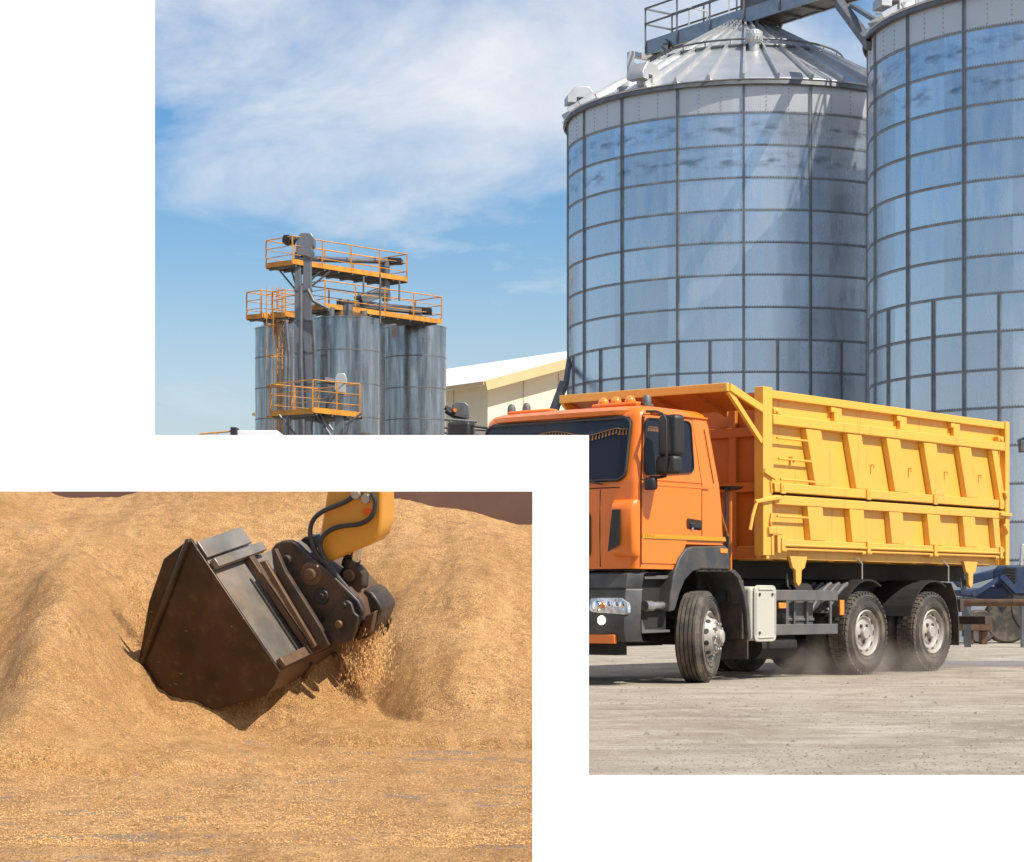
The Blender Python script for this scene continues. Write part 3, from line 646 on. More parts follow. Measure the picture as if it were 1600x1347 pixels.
# walkway over both roofs
cA = Vector((s1[1], s1[2], 0)); cB = Vector((s2[1], s2[2], 0)); wd = (cB-cA).normalized(); wp = Vector((-wd.y, wd.x, 0))
zd = at(0, 35, 74.5).z
wst = cA-wd*4.7; wen = cB+wd*9
cw = thing('walkway', 'grey steel walkway bridge with railings running across both silo tops', 'walkway', (wst.x, wst.y, 0))
Z = Vector((0, 0, 1)); Lw = (wen-wst).length
for e in (-.55, .55): m = MB(); m.bar(wst+wp*e+Z*zd, wen+wp*e+Z*zd, .09, .5); m.build('girder', M['walkway'], cw, world=True)
m = MB(); m.bar(wst+Z*(zd-.17), wen+Z*(zd-.17), 1.0, .05)
n_ = int(Lw/1.1)
for i in range(n_): m.bar(wst+wd*(i*1.1+.3)+wp*.5+Z*(zd-.24), wst+wd*(i*1.1+.3)-wp*.5+Z*(zd-.24), .07, .08)
m.build('deck', M['grating'], cw, world=True)
for e in (-.62, .62):
    m = MB()
    for hgt in (.85, 1.4): m.bar(wst+wp*e+Z*(zd+hgt), wen+wp*e+Z*(zd+hgt), .055)
    i = 0
    while i*1.75 < Lw: m.bar(wst+wd*(i*1.75+.03)+wp*e+Z*(zd-.2), wst+wd*(i*1.75+.03)+wp*e+Z*(zd+1.4), .06); i += 1
    m.build('railing', M['darksteel'], cw, world=True)
m = MB()
for hgt in (.85, 1.4): m.bar(wst+wp*.62+Z*(zd+hgt), wst-wp*.62+Z*(zd+hgt), .055)
m.build('railing', M['darksteel'], cw, world=True)
m = MB(); m.prism([wst+wd*1.0+wp*.3+Z*(zd+.02), wst+wd*1.0-wp*.3+Z*(zd+.02), wst+wd*1.0-wp*.3+Z*(zd+.4), wst+wd*1.0+wp*.3+Z*(zd+.4)], wd*(Lw-2)); m.build('conveyor', M['walkway'], cw, world=True, bevel=.03)
for i in range(7):
    b = wst+wd*(2.2+i*2.1); m = MB()
    for e in (-.42, .42): m.bar(b+wp*e+Z*(zd+.3), b+wp*e+Z*(zd+1.0), .05)
    m.bar(b+wp*-.42+Z*(zd+1.0), b+wp*.42+Z*(zd+1.0), .05); m.build('conveyor_bracket', M['lightsteel'], cw, world=True)
# gear box over the apex, discharge spout, legs on the roof
m = MB(); b = cA+wd*.2; m.bar(b+wp*-.2+Z*(zd+.40), b+wp*-.2+wd*1.6+Z*(zd+.40), .5, .6); m.tube([b+Z*(zd-.9), b+Z*zd], .3, 14); m.build('drive_unit', M['darksteel'], cw, world=True, bevel=.03)
for d_ in (-1.2, 1.2):
    for e in (-.55, .55): m = MB(); m.bar(cA+wd*d_+wp*e+Z*(zd-.2), cA+wd*d_*.55+wp*e*.7+Z*(zd-1.2), .09); m.build('cradle_leg', M['darksteel'], cw, world=True)
def leg(p, q, w_=.2, mat='lightsteel'):
    m = MB(); m.bar(p, q, w_); return m.build('support_leg', M[mat], cw, world=True)
Yl = 78.2
leg(at(985, 83, Yl), at(985, 136, Yl), .24); leg(at(982, 84, Yl), at(1048, 97, 78.4), .2); leg(at(987, 96, Yl), at(1002, 118, Yl), .12)
leg(at(1047, 60, 77.2), at(1027, 105, 76), .22, 'darksteel'); leg(at(1044, 60, 77.2), at(1108, 76, 77), .2); leg(at(1030, 92, 77), at(1048, 97, 77.5), .18, 'darksteel')
leg(at(1312, 6, 68), at(1361, 72, 62.8), .26, 'darksteel'); leg(at(1330, 8, 67), at(1368, 32, 62.6), .12, 'darksteel')
leg(at(1372, 22, 62.4), at(1372, -30, 62.4), .12); leg(at(1434, -40, 60), at(1434, 12, 60), .12)

# brace pipe beside the left silo
m = MB(); m.tube([at(882, 597, 72), at(866, 640, 72), at(838, 705, 72)], .16, 12)
m.tube([at(884, 600, 72.1), at(890, 560, 74.0)], .1, 10)
pp = m.build('spout_pipe', M['darksteel'], smooth=True); tag(pp, 'dark sloping spout pipe against the left foot of the left tall silo', 'pipe')
# flood light on right silo
fl = thing('flood_light', 'small grey flood light box on a bracket on the right silo', 'flood light', at(1596, 696, 56.3))
m = MB(); p = at(1600, 697, 55.9); m.box(p.x-.12, p.x+.35, p.y-.12, p.y+.12, p.z-.16, p.z+.14); m.build('housing', M['guard'], fl, world=True, bevel=.02)
m = MB(); m.bar(p+Vector((.05, 0, .2)), p+Vector((.1, 1.0, .2)), .08); m.bar(p+Vector((.05, .05, .12)), p+Vector((.05, .05, .22)), .07); m.build('bracket', M['darksteel'], fl, world=True)

# ------------------------------------------------------------------ small tank group with yellow platforms
tk = tank_mat()
def tank(pxl, pxr, pyt, Y, label):
    X0 = ((pxl+pxr)/2-800)/F*Y; r_ = (pxr-pxl)/2/F*Y; zt_ = CH+(HZ-pyt)/F*(Y-r_)
    t = thing('storage_tank', label, 'tank', (X0, Y, 0), 0, 'narrow steel storage tanks under yellow walkways')
    m = MB(); m.lathe([(r_, 0), (r_, zt_*.5), (r_, zt_-.01), (r_+.03, zt_), (r_+.03, zt_+.05), (r_-.1, zt_+.06), (.3, zt_+.45), (.02, zt_+.47)], None, 64); m.build('shell', tk, t, smooth=True)
    m = MB(); z = zt_-1.35
    while z > 0: m.lathe([(r_-.01, z-.03), (r_+.014, z-.022), (r_+.014, z+.022), (r_-.01, z+.03)], None, 64, cap=False); z -= 1.42
    m.build('weld_ring', M['darksteel'], t)
    m = MB(); m.lathe([(.32, zt_+.1), (.32, zt_+.75), (.38, zt_+.78)], None, 18)
    for a in (.6, 2.2, 4.0): m.lathe([(.16, zt_+.05), (.16, zt_+.5)], Matrix.Translation((math.cos(a)*r_*.6, math.sin(a)*r_*.6, 0)), 10)
    m.build('hatch', M['darksteel'], t); return t
tank(602, 697, 508, 99, 'right front steel storage tank with rust streaks beside the beige building')
tank(486, 594, 495, 93, 'widest steel storage tank in the middle with a dented crease')
tank(399, 468, 511, 101, 'leftmost narrow steel storage tank behind the caged ladder')
tank(440, 505, 500, 106, 'shaded steel storage tank half hidden behind the elevator leg')
tank(560, 640, 512, 108, 'dark steel storage tank showing only in the gap between two front tanks')

A = Vector((.69, .724, 0)); B = Vector((-.724, .69, 0))
def platform(label, c, la, lb, zd_, extra=None, rails=3, hr=1.15, name='service_platform', skip=()):
    """c: front corner; runs la along A and lb along B; yellow kick plate, grating, posts and rails"""
    c = Vector((c.x, c.y, 0)); t = thing(name, label, 'platform', c, 0, 'yellow railed service platforms on the tanks')
    m = MB(); q = [c, c+A*la, c+A*la+B*lb, c+B*lb]
    m.prism([p+Z*(zd_+.02) for p in q], (0, 0, .05)); m.build('deck', M['grating'], t, world=True)
    m = MB()
    for i in range(4): m.bar(q[i]+Z*(zd_+.09), q[(i+1) % 4]+Z*(zd_+.05), .05, .21)
    m.build('kick_plate', M['rail_yellow'], t, world=True)
    m = MB()
    for i in range(4):
        if i in skip: continue
        a, b = q[i], q[(i+1) % 4]
        for k in range(rails): m.tube([a+Z*(zd_+hr*(k+1)/rails), b+Z*(zd_+hr*(k+1)/rails)], .026 if k == rails-1 else .017, 6)
    m.build('rail', M['rail_yellow'], t, world=True)
    for i in range(4):
        if i in skip: continue
        a, b = q[i], q[(i+1) % 4]; n = max(1, round((b-a).length/1.6))
        for k in range(n):
            m = MB(); p = a+(b-a)*k/n; m.bar(p+Z*zd_, p+Z*(zd_+hr), .06); m.build('post', M['rail_yellow'], t, world=True)
    m = MB(); k = 0
    while k*.8 < la: m.bar(c+A*(k*.8+.2)+Z*(zd_-.06), c+A*(k*.8+.2)+B*lb+Z*(zd_-.06), .08, .1); k += 1
    m.build('joist', M['darksteel'], t, world=True)
    return t
p1 = at(457, 408, 91); platform('topmost long yellow platform carrying a pipe and the elevator head', p1, 6.6, 1.7, p1.z-.1)
p2 = at(508, 477, 92); platform('long yellow platform over the two front tanks, below the topmost one', p2, 6.9, 1.7, p2.z-.1)
p3 = at(408, 492, 97); platform('small yellow platform on top of the leftmost tank', p3, 2.1, 1.0, p3.z-.1, hr=1.2)
p4 = at(489, 640, 84); pf4 = platform('small square yellow platform low in front of the tanks with its own motor head', p4, 2.45, 2.5, p4.z-.1, hr=1.25)
p5 = at(446, 490, 96); platform('little yellow landing beside the elevator leg above the ladder', p5, 1.4, .9, p5.z-.1, hr=1.15)
# struts of the platforms
m = MB()
for (a, b) in (((434, 419), (461, 452)), ((455, 420), (462, 445)), ((516, 424), (487, 447)), ((500, 424), (484, 440)), ((568, 432), (568, 460)), ((624, 437), (624, 470)), ((594, 428), (594, 505))):
    m.tube([at(*a, 92.2), at(*b, 92.2)], .045, 6)
so_ = m.build('strut', M['darksteel']); so_.parent = bpy.data.objects['service_platform']; so_.location = -Vector((p1.x, p1.y, 0))
m = MB()
for (a, b) in (((436, 648), (470, 690)), ((490, 642), (524, 690)), ((497, 642), (520, 672)), ((565, 646), (540, 664)), ((548, 650), (540, 690)), ((450, 650), (450, 690)), ((487, 645), (487, 690))):
    m.tube([at(*a, 85), at(*b, 85)], .05, 6)
st4 = m.build('strut', M['darksteel']); st4.parent = pf4; st4.location = -pf4.location
# elevator leg
el = thing('bucket_elevator', 'tall grey bucket elevator leg with hooded head rising through the topmost platform', 'elevator', (at(474, 940, 91.6).x, 91.6, 0))
zt1 = at(0, 395, 91.6).z
for (a, b) in ((461, 471), (474, 487)):
    m = MB(); x0, x1 = at(a, 0, 91.6).x, at(b, 0, 91.6).x; m.box(x0, x1, 91.4, 91.8, 0, zt1); m.build('trunk', M['elev'], el, world=True, bevel=.015)
z = 1.0
while z < zt1: m = MB(); m.box(at(460, 0, 91.6).x, at(488, 0, 91.6).x, 91.36, 91.84, z, z+.07); z += 1.3; m.build('flange', M['darksteel'], el, world=True)
m = MB(); hp = [(463, 398), (463, 372), (470, 364), (486, 364), (491, 372), (491, 384), (487, 386), (490, 393), (486, 404), (478, 400)]
m.prism([at(x, y, 91.3) for x, y in hp], (0, .7, 0)); m.build('head', M['elev'], el, world=True, bevel=.03)
m = MB(); m.tube([at(442, 373, 91.4), at(462, 377, 91.4)], .17, 12); m.box(at(443, 0, 91).x, at(452, 0, 91).x, 91.2, 91.7, at(0, 382, 91.4).z, at(0, 368, 91.4).z); m.build('motor', M['black'], el, world=True, bevel=.02)
m = MB(); m.tube([at(484, 398, 91.5), at(487, 404, 91.8), at(510, 405.5, 92.8), at(598, 408, 95.2), at(628, 410, 96)], .12, 12); m.build('discharge_pipe', M['elev'], el, world=True, smooth=True)
m = MB(); m.tube([at(602, 410, 95.4), at(602, 447, 95.4), at(604, 470, 95.6)], .2, 12); m.build('drop_pipe', M['elev'], el, world=True, smooth=True)
m = MB(); m.box(at(606, 0, 95.6).x, at(628, 0, 95.6).x, 95.3, 95.9, at(0, 413, 95.6).z, at(0, 404, 95.6).z); m.build('gate_motor', M['black'], el, world=True, bevel=.03)
# inclined chute to the middle platform and its channel
ch = thing('chute_conveyor', 'dark inclined chute and channel lying on the long middle platform', 'conveyor', (at(600, 940, 95).x, 95, 0))
m = MB(); m.bar(at(560, 470, 94), at(600, 455, 95), .5, .4); m.bar(at(530, 473, 93.4), at(660, 486, 96.6), .4, .3); m.build('trough', M['darksteel'], ch, world=True, bevel=.02)
m = MB(); m.box(at(660, 0, 96.6).x, at(675, 0, 96.6).x, 96.3, 96.9, at(0, 491, 96.6).z, at(0, 482, 96.6).z); m.build('motor', M['black'], ch, world=True, bevel=.03)
m = MB()
for pts_ in ([(470, 447), (470, 560), (474, 690)], [(481, 452), (490, 470), (512, 482)], [(492, 660), (492, 560), (489, 500)], [(447, 500), (452, 560), (449, 690)]): m.tube([at(*q_, 91.0) for q_ in pts_], .09, 8)
m.build('down_pipe', M['darksteel'], el, world=True, smooth=True)
# low elevator head on front platform
eh = thing('bucket_elevator', 'small pale elevator head with motor standing on the low square platform', 'elevator', (at(528, 940, 85.4).x, 85.4, 0))
m = MB(); hp = [(523, 612), (523, 592), (527, 583), (538, 583), (541, 590), (541, 598), (539, 600), (539, 614)]; m.prism([at(x, y, 85.2) for x, y in hp], (0, .5, 0)); m.build('head', M['lightsteel'], eh, world=True, bevel=.02)
m = MB(); m.box(at(524, 0, 85.4).x, at(537, 0, 85.4).x, 85.25, 85.65, 0, at(0, 612, 85.4).z); m.build('trunk', M['elev'], eh, world=True)
m = MB(); m.tube([at(508, 594, 85.3), at(523, 597, 85.3)], .13, 10); m.tube([at(524, 610, 85.3), at(510, 628, 85.3), at(496, 660, 85.3)], .16, 10); m.build('motor', M['darksteel'], eh, world=True, smooth=True)
# caged ladder
ld = thing('caged_ladder', 'rusty orange caged ladder running up the leftmost tank', 'ladder', (at(428, 940, 97).x, 97, 0))
m = MB(); zt2 = at(0, 450, 97).z
xa, xb = at(433, 0, 97).x, at(441, 0, 97).x
for x in (xa, xb): m.tube([(x, 97, 0), (x, 97, zt2)], .03, 6)
z = .3
while z < zt2: m.tube([(xa, 97, z), (xb, 97, z)], .016, 5); z += .3
m.build('ladder', M['rail_yellow'], ld, world=True)
xc = at(428, 0, 96.6).x; z = 2.4; hoops = []
cage = MB()
while z < zt2+.3:
    cage.tube([(xb, 97, z), (xb-.1, 96.55, z), (xc, 96.3, z), (xa-.4, 96.4, z), (xa-.45, 96.8, z), (xa, 97, z)], .022, 5); z += 1.35
for x, y in ((xb-.1, 96.55), (xc, 96.3), (xa-.4, 96.4), (xa-.45, 96.8)): cage.tube([(x, y, 2.4), (x, y, zt2)], .018, 5)
cage.build('cage', M['rail_yellow'], ld, world=True)
# hopper and rail just showing at the left
hpx = thing('intake_hopper', 'pale intake hopper top with thin orange rail left of the tanks', 'hopper', (at(395, 940, 80).x, 80, 0))
m = MB(); p, q = at(370, 674, 80), at(436, 676, 80); m.box(p.x, q.x, 79.5, 81.5, p.z-2.2, p.z); m.build('hood', M['roofwhite'], hpx, world=True, bevel=.03)
m = MB(); a, b = at(362, 672, 79.6), at(372, 672, 79.6); m.box(a.x, b.x, 79.2, 80, a.z-.5, a.z+.08); m.build('motor', M['black'], hpx, world=True, bevel=.03)
m = MB(); m.tube([at(313, 678, 79.4), at(362, 674, 79.4)], .035, 6); m.tube([at(313, 678, 79.4), at(313, 720, 79.4)], .035, 6); m.tube([at(340, 676, 79.4), at(340, 720, 79.4)], .03, 6)
m.build('rail', M['rail_yellow'], hpx, world=True)
m = MB(); m.box(a.x-1.2, q.x, 79.3, 81.4, 0, p.z-2.2); m.build('base', M['elev'], hpx, world=True)

# ------------------------------------------------------------------ beige building
Yb = 112.0; bc = at(762, 598, Yb); bc0 = Vector((bc.x, bc.y, 0)); gd = Vector((.86, .51, 0)).normalized(); ld_ = Vector((-.60, .80, 0)).normalized()
bb = thing('beige_building', 'beige panelled warehouse with white sheet roof between small tanks and the left tall silo', 'building', bc0)
He = bc.z-.1; half = 9.0; rise = 2.55
m = MB(); m.prism([bc0, bc0+gd*2*half, bc0+gd*2*half+Z*He, bc0+gd*half+Z*(He+rise), bc0+Z*He], ld_*22); m.build('wall', M['wallbeige'], bb, world=True)
nrm = Vector((gd.y, -gd.x, 0))
m = MB()
for sgn in (0, 1):
    a0 = bc0+Z*(He+.04)-gd*.6-Z*.17 if sgn == 0 else bc0+gd*(2*half+.6)+Z*(He-.13)
    a1 = bc0+gd*half+Z*(He+rise+.05)
    m.prism([a0-ld_*.7, a1-ld_*.7, a1-ld_*.7+Z*.18, a0-ld_*.7+Z*.18], ld_*23.4)
m.build('roof', M['roofwhite'], bb, world=True)
m = MB(); a0 = bc0+Z*(He-.13)-gd*.6; a1 = bc0+gd*half+Z*(He+rise+.05)
m.bar(a0-ld_*.74, a1-ld_*.74, .06, .5); m.build('barge_board', M['trim'], bb, world=True)
m = MB(); m.bar(bc0+Z*(He+.0)-gd*.66-ld_*.7, bc0+Z*(He)-gd*.66+ld_*22.7, .16, .16); m.build('gutter', M['trim'], bb, world=True)
m = MB()
for k in range(1, 4): m.bar(bc0+gd*k*2.15+nrm*.01, bc0+gd*k*2.15+nrm*.01+Z*(He+.4*k), .05, .05)
for k in range(1, 8): m.bar(bc0+ld_*k*3.0+Vector((-ld_.y, ld_.x, 0))*.01, bc0+ld_*k*3.0+Z*He+Vector((-ld_.y, ld_.x, 0))*.01, .05)
m.build('panel_joint', M['trim'], bb, world=True)
ln = Vector((-.80, -.60, 0))
wp_ = bc0+ld_*5.0+ln*.02; wz = at(0, 640, 116).z
m = MB(); m.prism([wp_+Z*(wz-1.4), wp_+ld_*1.9+Z*(wz-1.4), wp_+ld_*1.9+Z*(wz+.9), wp_+Z*(wz+.9)], ln*.08); wf = m.build('window', M['roofwhite'], bb, world=True)
m = MB(); q_ = wp_+ln*.082-bc0; m.prism([q_+ld_*.14+Z*(wz-1.3), q_+ld_*1.75+Z*(wz-1.3), q_+ld_*1.75+Z*(wz+.76), q_+ld_*.14+Z*(wz+.76)], ln*.01); m.build('pane', M['glass'], wf)

fd = thing('fan_unit', 'dark fan unit with orange motor on a railed stand before the beige building', 'fan', (at(716, 940, 88).x, 88, 0))
m = MB(); m.prism([at(x, y, 88) for x, y in ((705, 650), (707, 632), (713, 628), (727, 628), (733, 634), (733, 655), (709, 656))], (0, .8, 0)); m.build('housing', M['darksteel'], fd, world=True, bevel=.04)
m = MB(); m.tube([at(711, 641, 87.7), at(711, 641, 88)], .08, 14); m.build('bearing', M['amber'], fd, world=True)
m = MB(); m.tube([at(695, 637, 88), at(707, 641, 88)], .1, 10); m.tube([at(697, 641, 88), at(712, 650, 88), at(728, 654, 88)], .14, 10); m.build('motor', M['black'], fd, world=True, smooth=True)
m = MB()
for (a, b) in (((694, 655), (745, 659)), ((694, 668), (760, 672)), ((694, 676), (760, 680)), ((717, 656), (717, 720)), ((703, 656), (703, 720)), ((741, 660), (741, 720))): m.tube([at(*a, 87.4), at(*b, 87.4)], .06, 6)
m.build('stand_rail', M['darksteel'], fd, world=True)

# ------------------------------------------------------------------ blue machine and pipe at the right edge
def lerp(a, b, t): return a+(b-a)*t
bt = thing('farm_tractor', 'dusty blue farm machine with louvred bonnet parked behind the dump truck', 'tractor', (at(1590, 940, 49).x, 49, 0))
YT = 49.0
def pb(name, pts, th, mat, bev=.02, Y=YT):
    m = MB(); m.prism([at(x, y, Y) for x, y in pts], (0, th, 0)); return m.build(name, mat, bt, world=True, bevel=bev)
pb('bonnet', [(1566, 912), (1566, 890), (1574, 883), (1640, 882), (1640, 930), (1580, 930)], 1.0, M['blue'], .05)
for k in range(5):
    m = MB(); m.bar(at(1569, 888+k*4.6, YT-.03), at(1588, 889+k*4.6, YT-.03), .04, .04); m.build('louvre', M['black'], bt, world=True)
pb('frame', [(1500, 930), (1500, 922), (1560, 916), (1640, 918), (1640, 940), (1540, 936)], .8, M['blue'], .03, YT+.1)
pb('toolbar', [(1490, 906), (1560, 888), (1566, 892), (1566, 900), (1500, 918)], .3, M['blue'], .02, YT+1.2)
pb('cab_post', [(1594, 884), (1596, 850), (1600, 850), (1599, 884)], .1, M['lightsteel'], .01)
m = MB(); m.bar(at(1565, 900, YT-.1), at(1590, 925, YT-.1), .12); m.bar(at(1520, 930, YT), at(1560, 905, YT), .1); m.build('lift_arm', M['blue'], bt, world=True)
for pxw, r_ in ((1530, .38), (1572, .52), (1634, .9)):
    m = MB(); c = at(pxw, 940, YT+.2); T_ = Matrix.Translation((c.x, c.y, r_)) @ Matrix.Rotation(R(90), 4, 'X') @ Matrix.Rotation(0, 4, 'Z')
    m.lathe([(r_*.5, -.16), (r_*.9, -.18), (r_, -.12), (r_, .12), (r_*.9, .18), (r_*.5, .16)], T_, 36); wh_ = m.build('wheel', M['rubber'], bt, world=True, smooth=True)
    m = MB(); m.lathe([(.04, -.13), (r_*.3, -.13), (r_*.52, -.16), (r_*.52, .1)], Matrix.Translation(Vector((c.x, c.y, r_))-bt.location) @ Matrix.Rotation(R(90), 4, 'X'), 24); m.build('rim', M['blue'], wh_, smooth=True)
pr2 = thing('pipe_rail', 'long dusty grey pipe on short posts right of the rear wheel', 'pipe', (at(1560, 940, 45).x, 45, 0))
m = MB(); m.tube([at(1440, 941, 45.5), at(1500, 941.5, 45), at(1700, 942, 44)], .075, 12); m.build('pipe', M['bucketrust'], pr2, world=True, smooth=True)
for px in (1462, 1512, 1600, 1660):
    m = MB(); p = at(px, 941, 45.1); m.box(p.x-.06, p.x+.06, p.y-.06, p.y+.06, 0, p.z-.03); m.build('post', M['darksteel'], pr2, world=True)
cbk = MB(); cbk.box(at(1500, 0, 48).x, at(1546, 0, 48).x, 47.8, 48.3, .30, .58); cbk.box(at(1508, 0, 48).x, at(1520, 0, 48).x, 47.9, 48.2, 0, .30); cbk.box(at(1532, 0, 48).x, at(1542, 0, 48).x, 47.9, 48.2, 0, .30)
tag(cbk.build('timber_block', M['trim2'] if 'trim2' in M else M['bucketrust'], bevel=.02), 'pale dusty timber beam on two blocks below the grey pipe', 'beam')

# ------------------------------------------------------------------ the dump truck (local: X forward, Y to its left, Z up)
TC, TS = .635, .773
tr = thing('dump_truck', 'orange cab dump truck with ribbed yellow tipping body standing on the concrete yard', 'truck', (2.33-.773*1.25, 25.3+.635*1.25, 0), math.atan2(-TS, -TC))
def S(px, py, w=0.0):               # photo point on a vertical plane w metres inside the visible side -> local x, z
    x0 = 2.33-.773*w; y0 = 25.3+.635*w; k = (px-800)/F; s = (k*y0-x0)/(TC-TS*k); return -s, CH+(HZ-py)/F*(y0+TS*s)
def sp(pts, w): return [(S(x, y, w)[0], 1.25-w, S(x, y, w)[1]) for x, y in pts]
def T(name, m, mat, parent=tr, **kw): return m.build(name, M[mat] if isinstance(mat, str) else mat, parent, **kw)

# --- cab shell
TAB = [(1.31, .62, 1.50, 1.24), (1.56, .56, 1.51, 1.24), (1.60, .54, 1.51, 1.24), (1.605, -.30, 1.51, 1.24), (2.0, -.27, 1.51, 1.24), (2.3, -.22, 1.495, 1.24), (2.65, -.16, 1.42, 1.202), (3.0, -.10, 1.345, 1.165), (3.07, -.075, 1.325, 1.15), (3.12, -.06, 1.28, 1.12), (3.155, -.02, 1.20, 1.06), (3.175, .06, 1.05, .95)]
def cabp(z):
    for a, b in zip(TAB, TAB[1:]):
        if z <= b[0]:
            t = (z-a[0])/(b[0]-a[0]); return tuple(a[i]+(b[i]-a[i])*max(0, t) for i in (1, 2, 3))
    return TAB[-1][1:]
def hw(z): return cabp(z)[2]
def fx(y, z):
    xr, xf, h = cabp(z); return xf-.05*(y/h)**2
def outline(z):
    xr, xf, h = cabp(z); rf = .105; rr = .09; P = []
    ye = h-rf
    for i in range(13):
        y = -ye+2*ye*i/12; P.append((fx(y, z), y))
    xe = fx(ye, z)-rf
    for i in range(1, 8):
        a = R(90*i/8); P.append((xe+rf*math.cos(a), ye+rf*math.sin(a)))
    for i in range(0, 6): P.append((xe+(xr+rr-xe)*i/5, h))
    for i in range(1, 4):
        a = R(90+90*i/4); P.append((xr+rr+rr*math.cos(a), h-rr+rr*math.sin(a)))
    P.append((xr, h-rr)); P.append((xr, 0)); P.append((xr, -(h-rr)))
    for i in range(1, 4):
        a = R(180+90*i/4); P.append((xr+rr+rr*math.cos(a), -(h-rr)+rr*math.sin(a)))
    for i in range(0, 6): P.append((xr+rr+(xe-xr-rr)*i/5, -h))
    for i in range(1, 8):
        a = R(270+90*i/8); P.append((xe+rf*math.cos(a), -ye+rf*math.sin(a)))
    P = [(x, y if y > 0 else y*.965) for x, y in P]
    return P
zs = [1.31, 1.36, 1.45, 1.56, 1.60, 1.605, 1.62, 1.8, 2.0, 2.15, 2.27, 2.3, 2.33, 2.5, 2.65, 2.85, 3.0, 3.04, 3.07, 3.1, 3.12, 3.14, 3.155, 3.168, 3.175]
m = MB(); vs = []; n = len(outline(2))
for z in zs: vs += [(x, y, z) for x, y in outline(z)]
fs = [(j*n+i, j*n+(i+1) % n, (j+1)*n+(i+1) % n, (j+1)*n+i) for j in range(len(zs)-1) for i in range(n)]
b = len(vs); vs.append((.5, 0, 3.195)); vs.append((1.0, 0, 1.31))
fs += [((len(zs)-1)*n+i, (len(zs)-1)*n+(i+1) % n, b) for i in range(n)] + [((i+1) % n, i, b+1) for i in range(n)]
m.add(vs, fs); cab = T('cab', m, 'orange', smooth=True)
def cside(pts, off): return [(x, hw(z)+off, z) for x, z in pts]
def rounded(pts, r, k=5):
    out = []; n = len(pts)
    for i in range(n):
        p = Vector(pts[i]); a = (Vector(pts[i-1])-p); c = (Vector(pts[(i+1) % n])-p); d = min(r, a.length*.45, c.length*.45)
        a = p+a.normalized()*d; c = p+c.normalized()*d
        for j in range(k+1):
            t = j/k; out.append(tuple(a*(1-t)**2+p*2*t*(1-t)+c*t*t))
    return out
# door in two flat panels, pillar seams, window
lo = rounded([(1.395, 1.37), (1.385, 2.295), (.22, 2.295), (.235, 1.66), (.50, 1.66), (.60, 1.50), (.66, 1.37)], .03)
m = MB(); m.prism(cside(lo, .0), (0, .012, 0)); door = T('door', m, 'orange', cab, bevel=.005)
up = [(1.385, 2.305), (1.23, 3.03), (.30, 3.03), (.22, 2.305)]
m = MB(); m.prism(cside(up, .0), (0, .012, 0)); T('door_frame', m, 'orange', door, bevel=.005)
def loop_line(m, pts, off, w_, th=.004):
    P = [Vector(p) for p in cside(pts, off)]
    for a_, b_2 in zip(P, P[1:]): m.bar(a_, b_2, th, w_, (0, 1, 0))
win = rounded([S(1003, 742, .03), S(1006, 653, .09), S(1076, 659, .09), S(1081, 738, .03)], .09)
m = MB(); m.prism(cside(win, .013), (0, .004, 0)); T('window_backing', m, 'interior', door)
m = MB(); m.prism(cside(win, .022), (0, .004, 0)); T('window', m, 'glass', door)
m = MB(); loop_line(m, win+[win[0]], .019, .028, .016); T('window_seal', m, 'black', door)
m = MB(); loop_line(m, [(1.405, 1.33), (1.395, 2.3), (1.24, 3.06)], .002, .009); loop_line(m, [(.205, 1.64), (.205, 2.3), (.285, 3.05), (1.23, 3.05)], .002, .009); loop_line(m, [(1.36, 1.645), (.45, 1.645), (-.28, 1.645)], .0135, .006)
T('panel_gap', m, 'seam', cab)
m = MB(); loop_line(m, [(1.30, 2.255), (.07, 2.255)], .008, .022, .022); T('crease', m, 'orange', cab, bevel=.006)
m = MB(); loop_line(m, [(-.04, 2.32), (.06, 2.95)], .002, .012, .008); T('air_slot', m, 'seam', cab)
m = MB(); m.prism(cside([(1.39, 1.65), (1.39, 1.70), (-.26, 1.70), (-.28, 1.65)], .0125), (0, .003, 0)); T('side_stripe', m, 'stripe', cab)
m = MB()                            # ghosted letters at the front end of the stripe
for i in range(5):
    x = 1.335-i*.042; loop_line(m, [(x, 1.66), (x, 1.70)], .0165, .008, .003); 
    if i in (1, 3): loop_line(m, [(x-.02, 1.68), (x, 1.68)], .0165, .008, .003)
T('stripe_lettering', m, 'rail_yellow', cab)
m = MB(); hd = rounded([(.53, 1.90), (.53, 1.775), (.22, 1.765), (.22, 1.88)], .04); m.prism(cside(hd, .012), (0, .004, 0)); hnd = T('handle_recess', m, 'seam', door)
m = MB(); m.bar((.47, 1.262, 1.82), (.25, 1.262, 1.815), .03, .06); T('handle', m, 'black', door, bevel=.012)
m = MB(); m.lathe([(.018, 0), (.018, .02)], Matrix.Translation((.43, 1.253, 1.785)) @ Matrix.Rotation(R(-90), 4, 'X'), 12); T('lock', m, 'chrome', door)
# roof lip over windscreen
m = MB(); vs = []; N = 24
for i in range(N+1):
    y = -1.07+2.14*i/N; x = fx(y, 3.07); e = abs(y)/1.07; dx = -.11*max(0, e-.8)/.2
    vs += [(x+dx-.03, y, 3.03), (x+dx+.045, y, 3.05), (x+dx+.05, y, 3.10), (x+dx-.09, y, 3.15)]
m.add(vs, [(4*i+k, 4*i+4+k, 4*i+4+(k+1) % 4, 4*i+(k+1) % 4) for i in range(N) for k in range(4)]+[(0, 1, 2, 3), (4*N+3, 4*N+2, 4*N+1, 4*N)]); T('roof_visor', m, 'orange', cab, smooth=True)
m = MB(); P = [(x, hw(3.075)+.012, 3.075) for x in (1.10, .6, .1, -.02)]
for a_, b_2 in zip(P, P[1:]): m.bar(a_, b_2, .03, .02)
T('roof_gutter', m, 'orange', cab, bevel=.006)
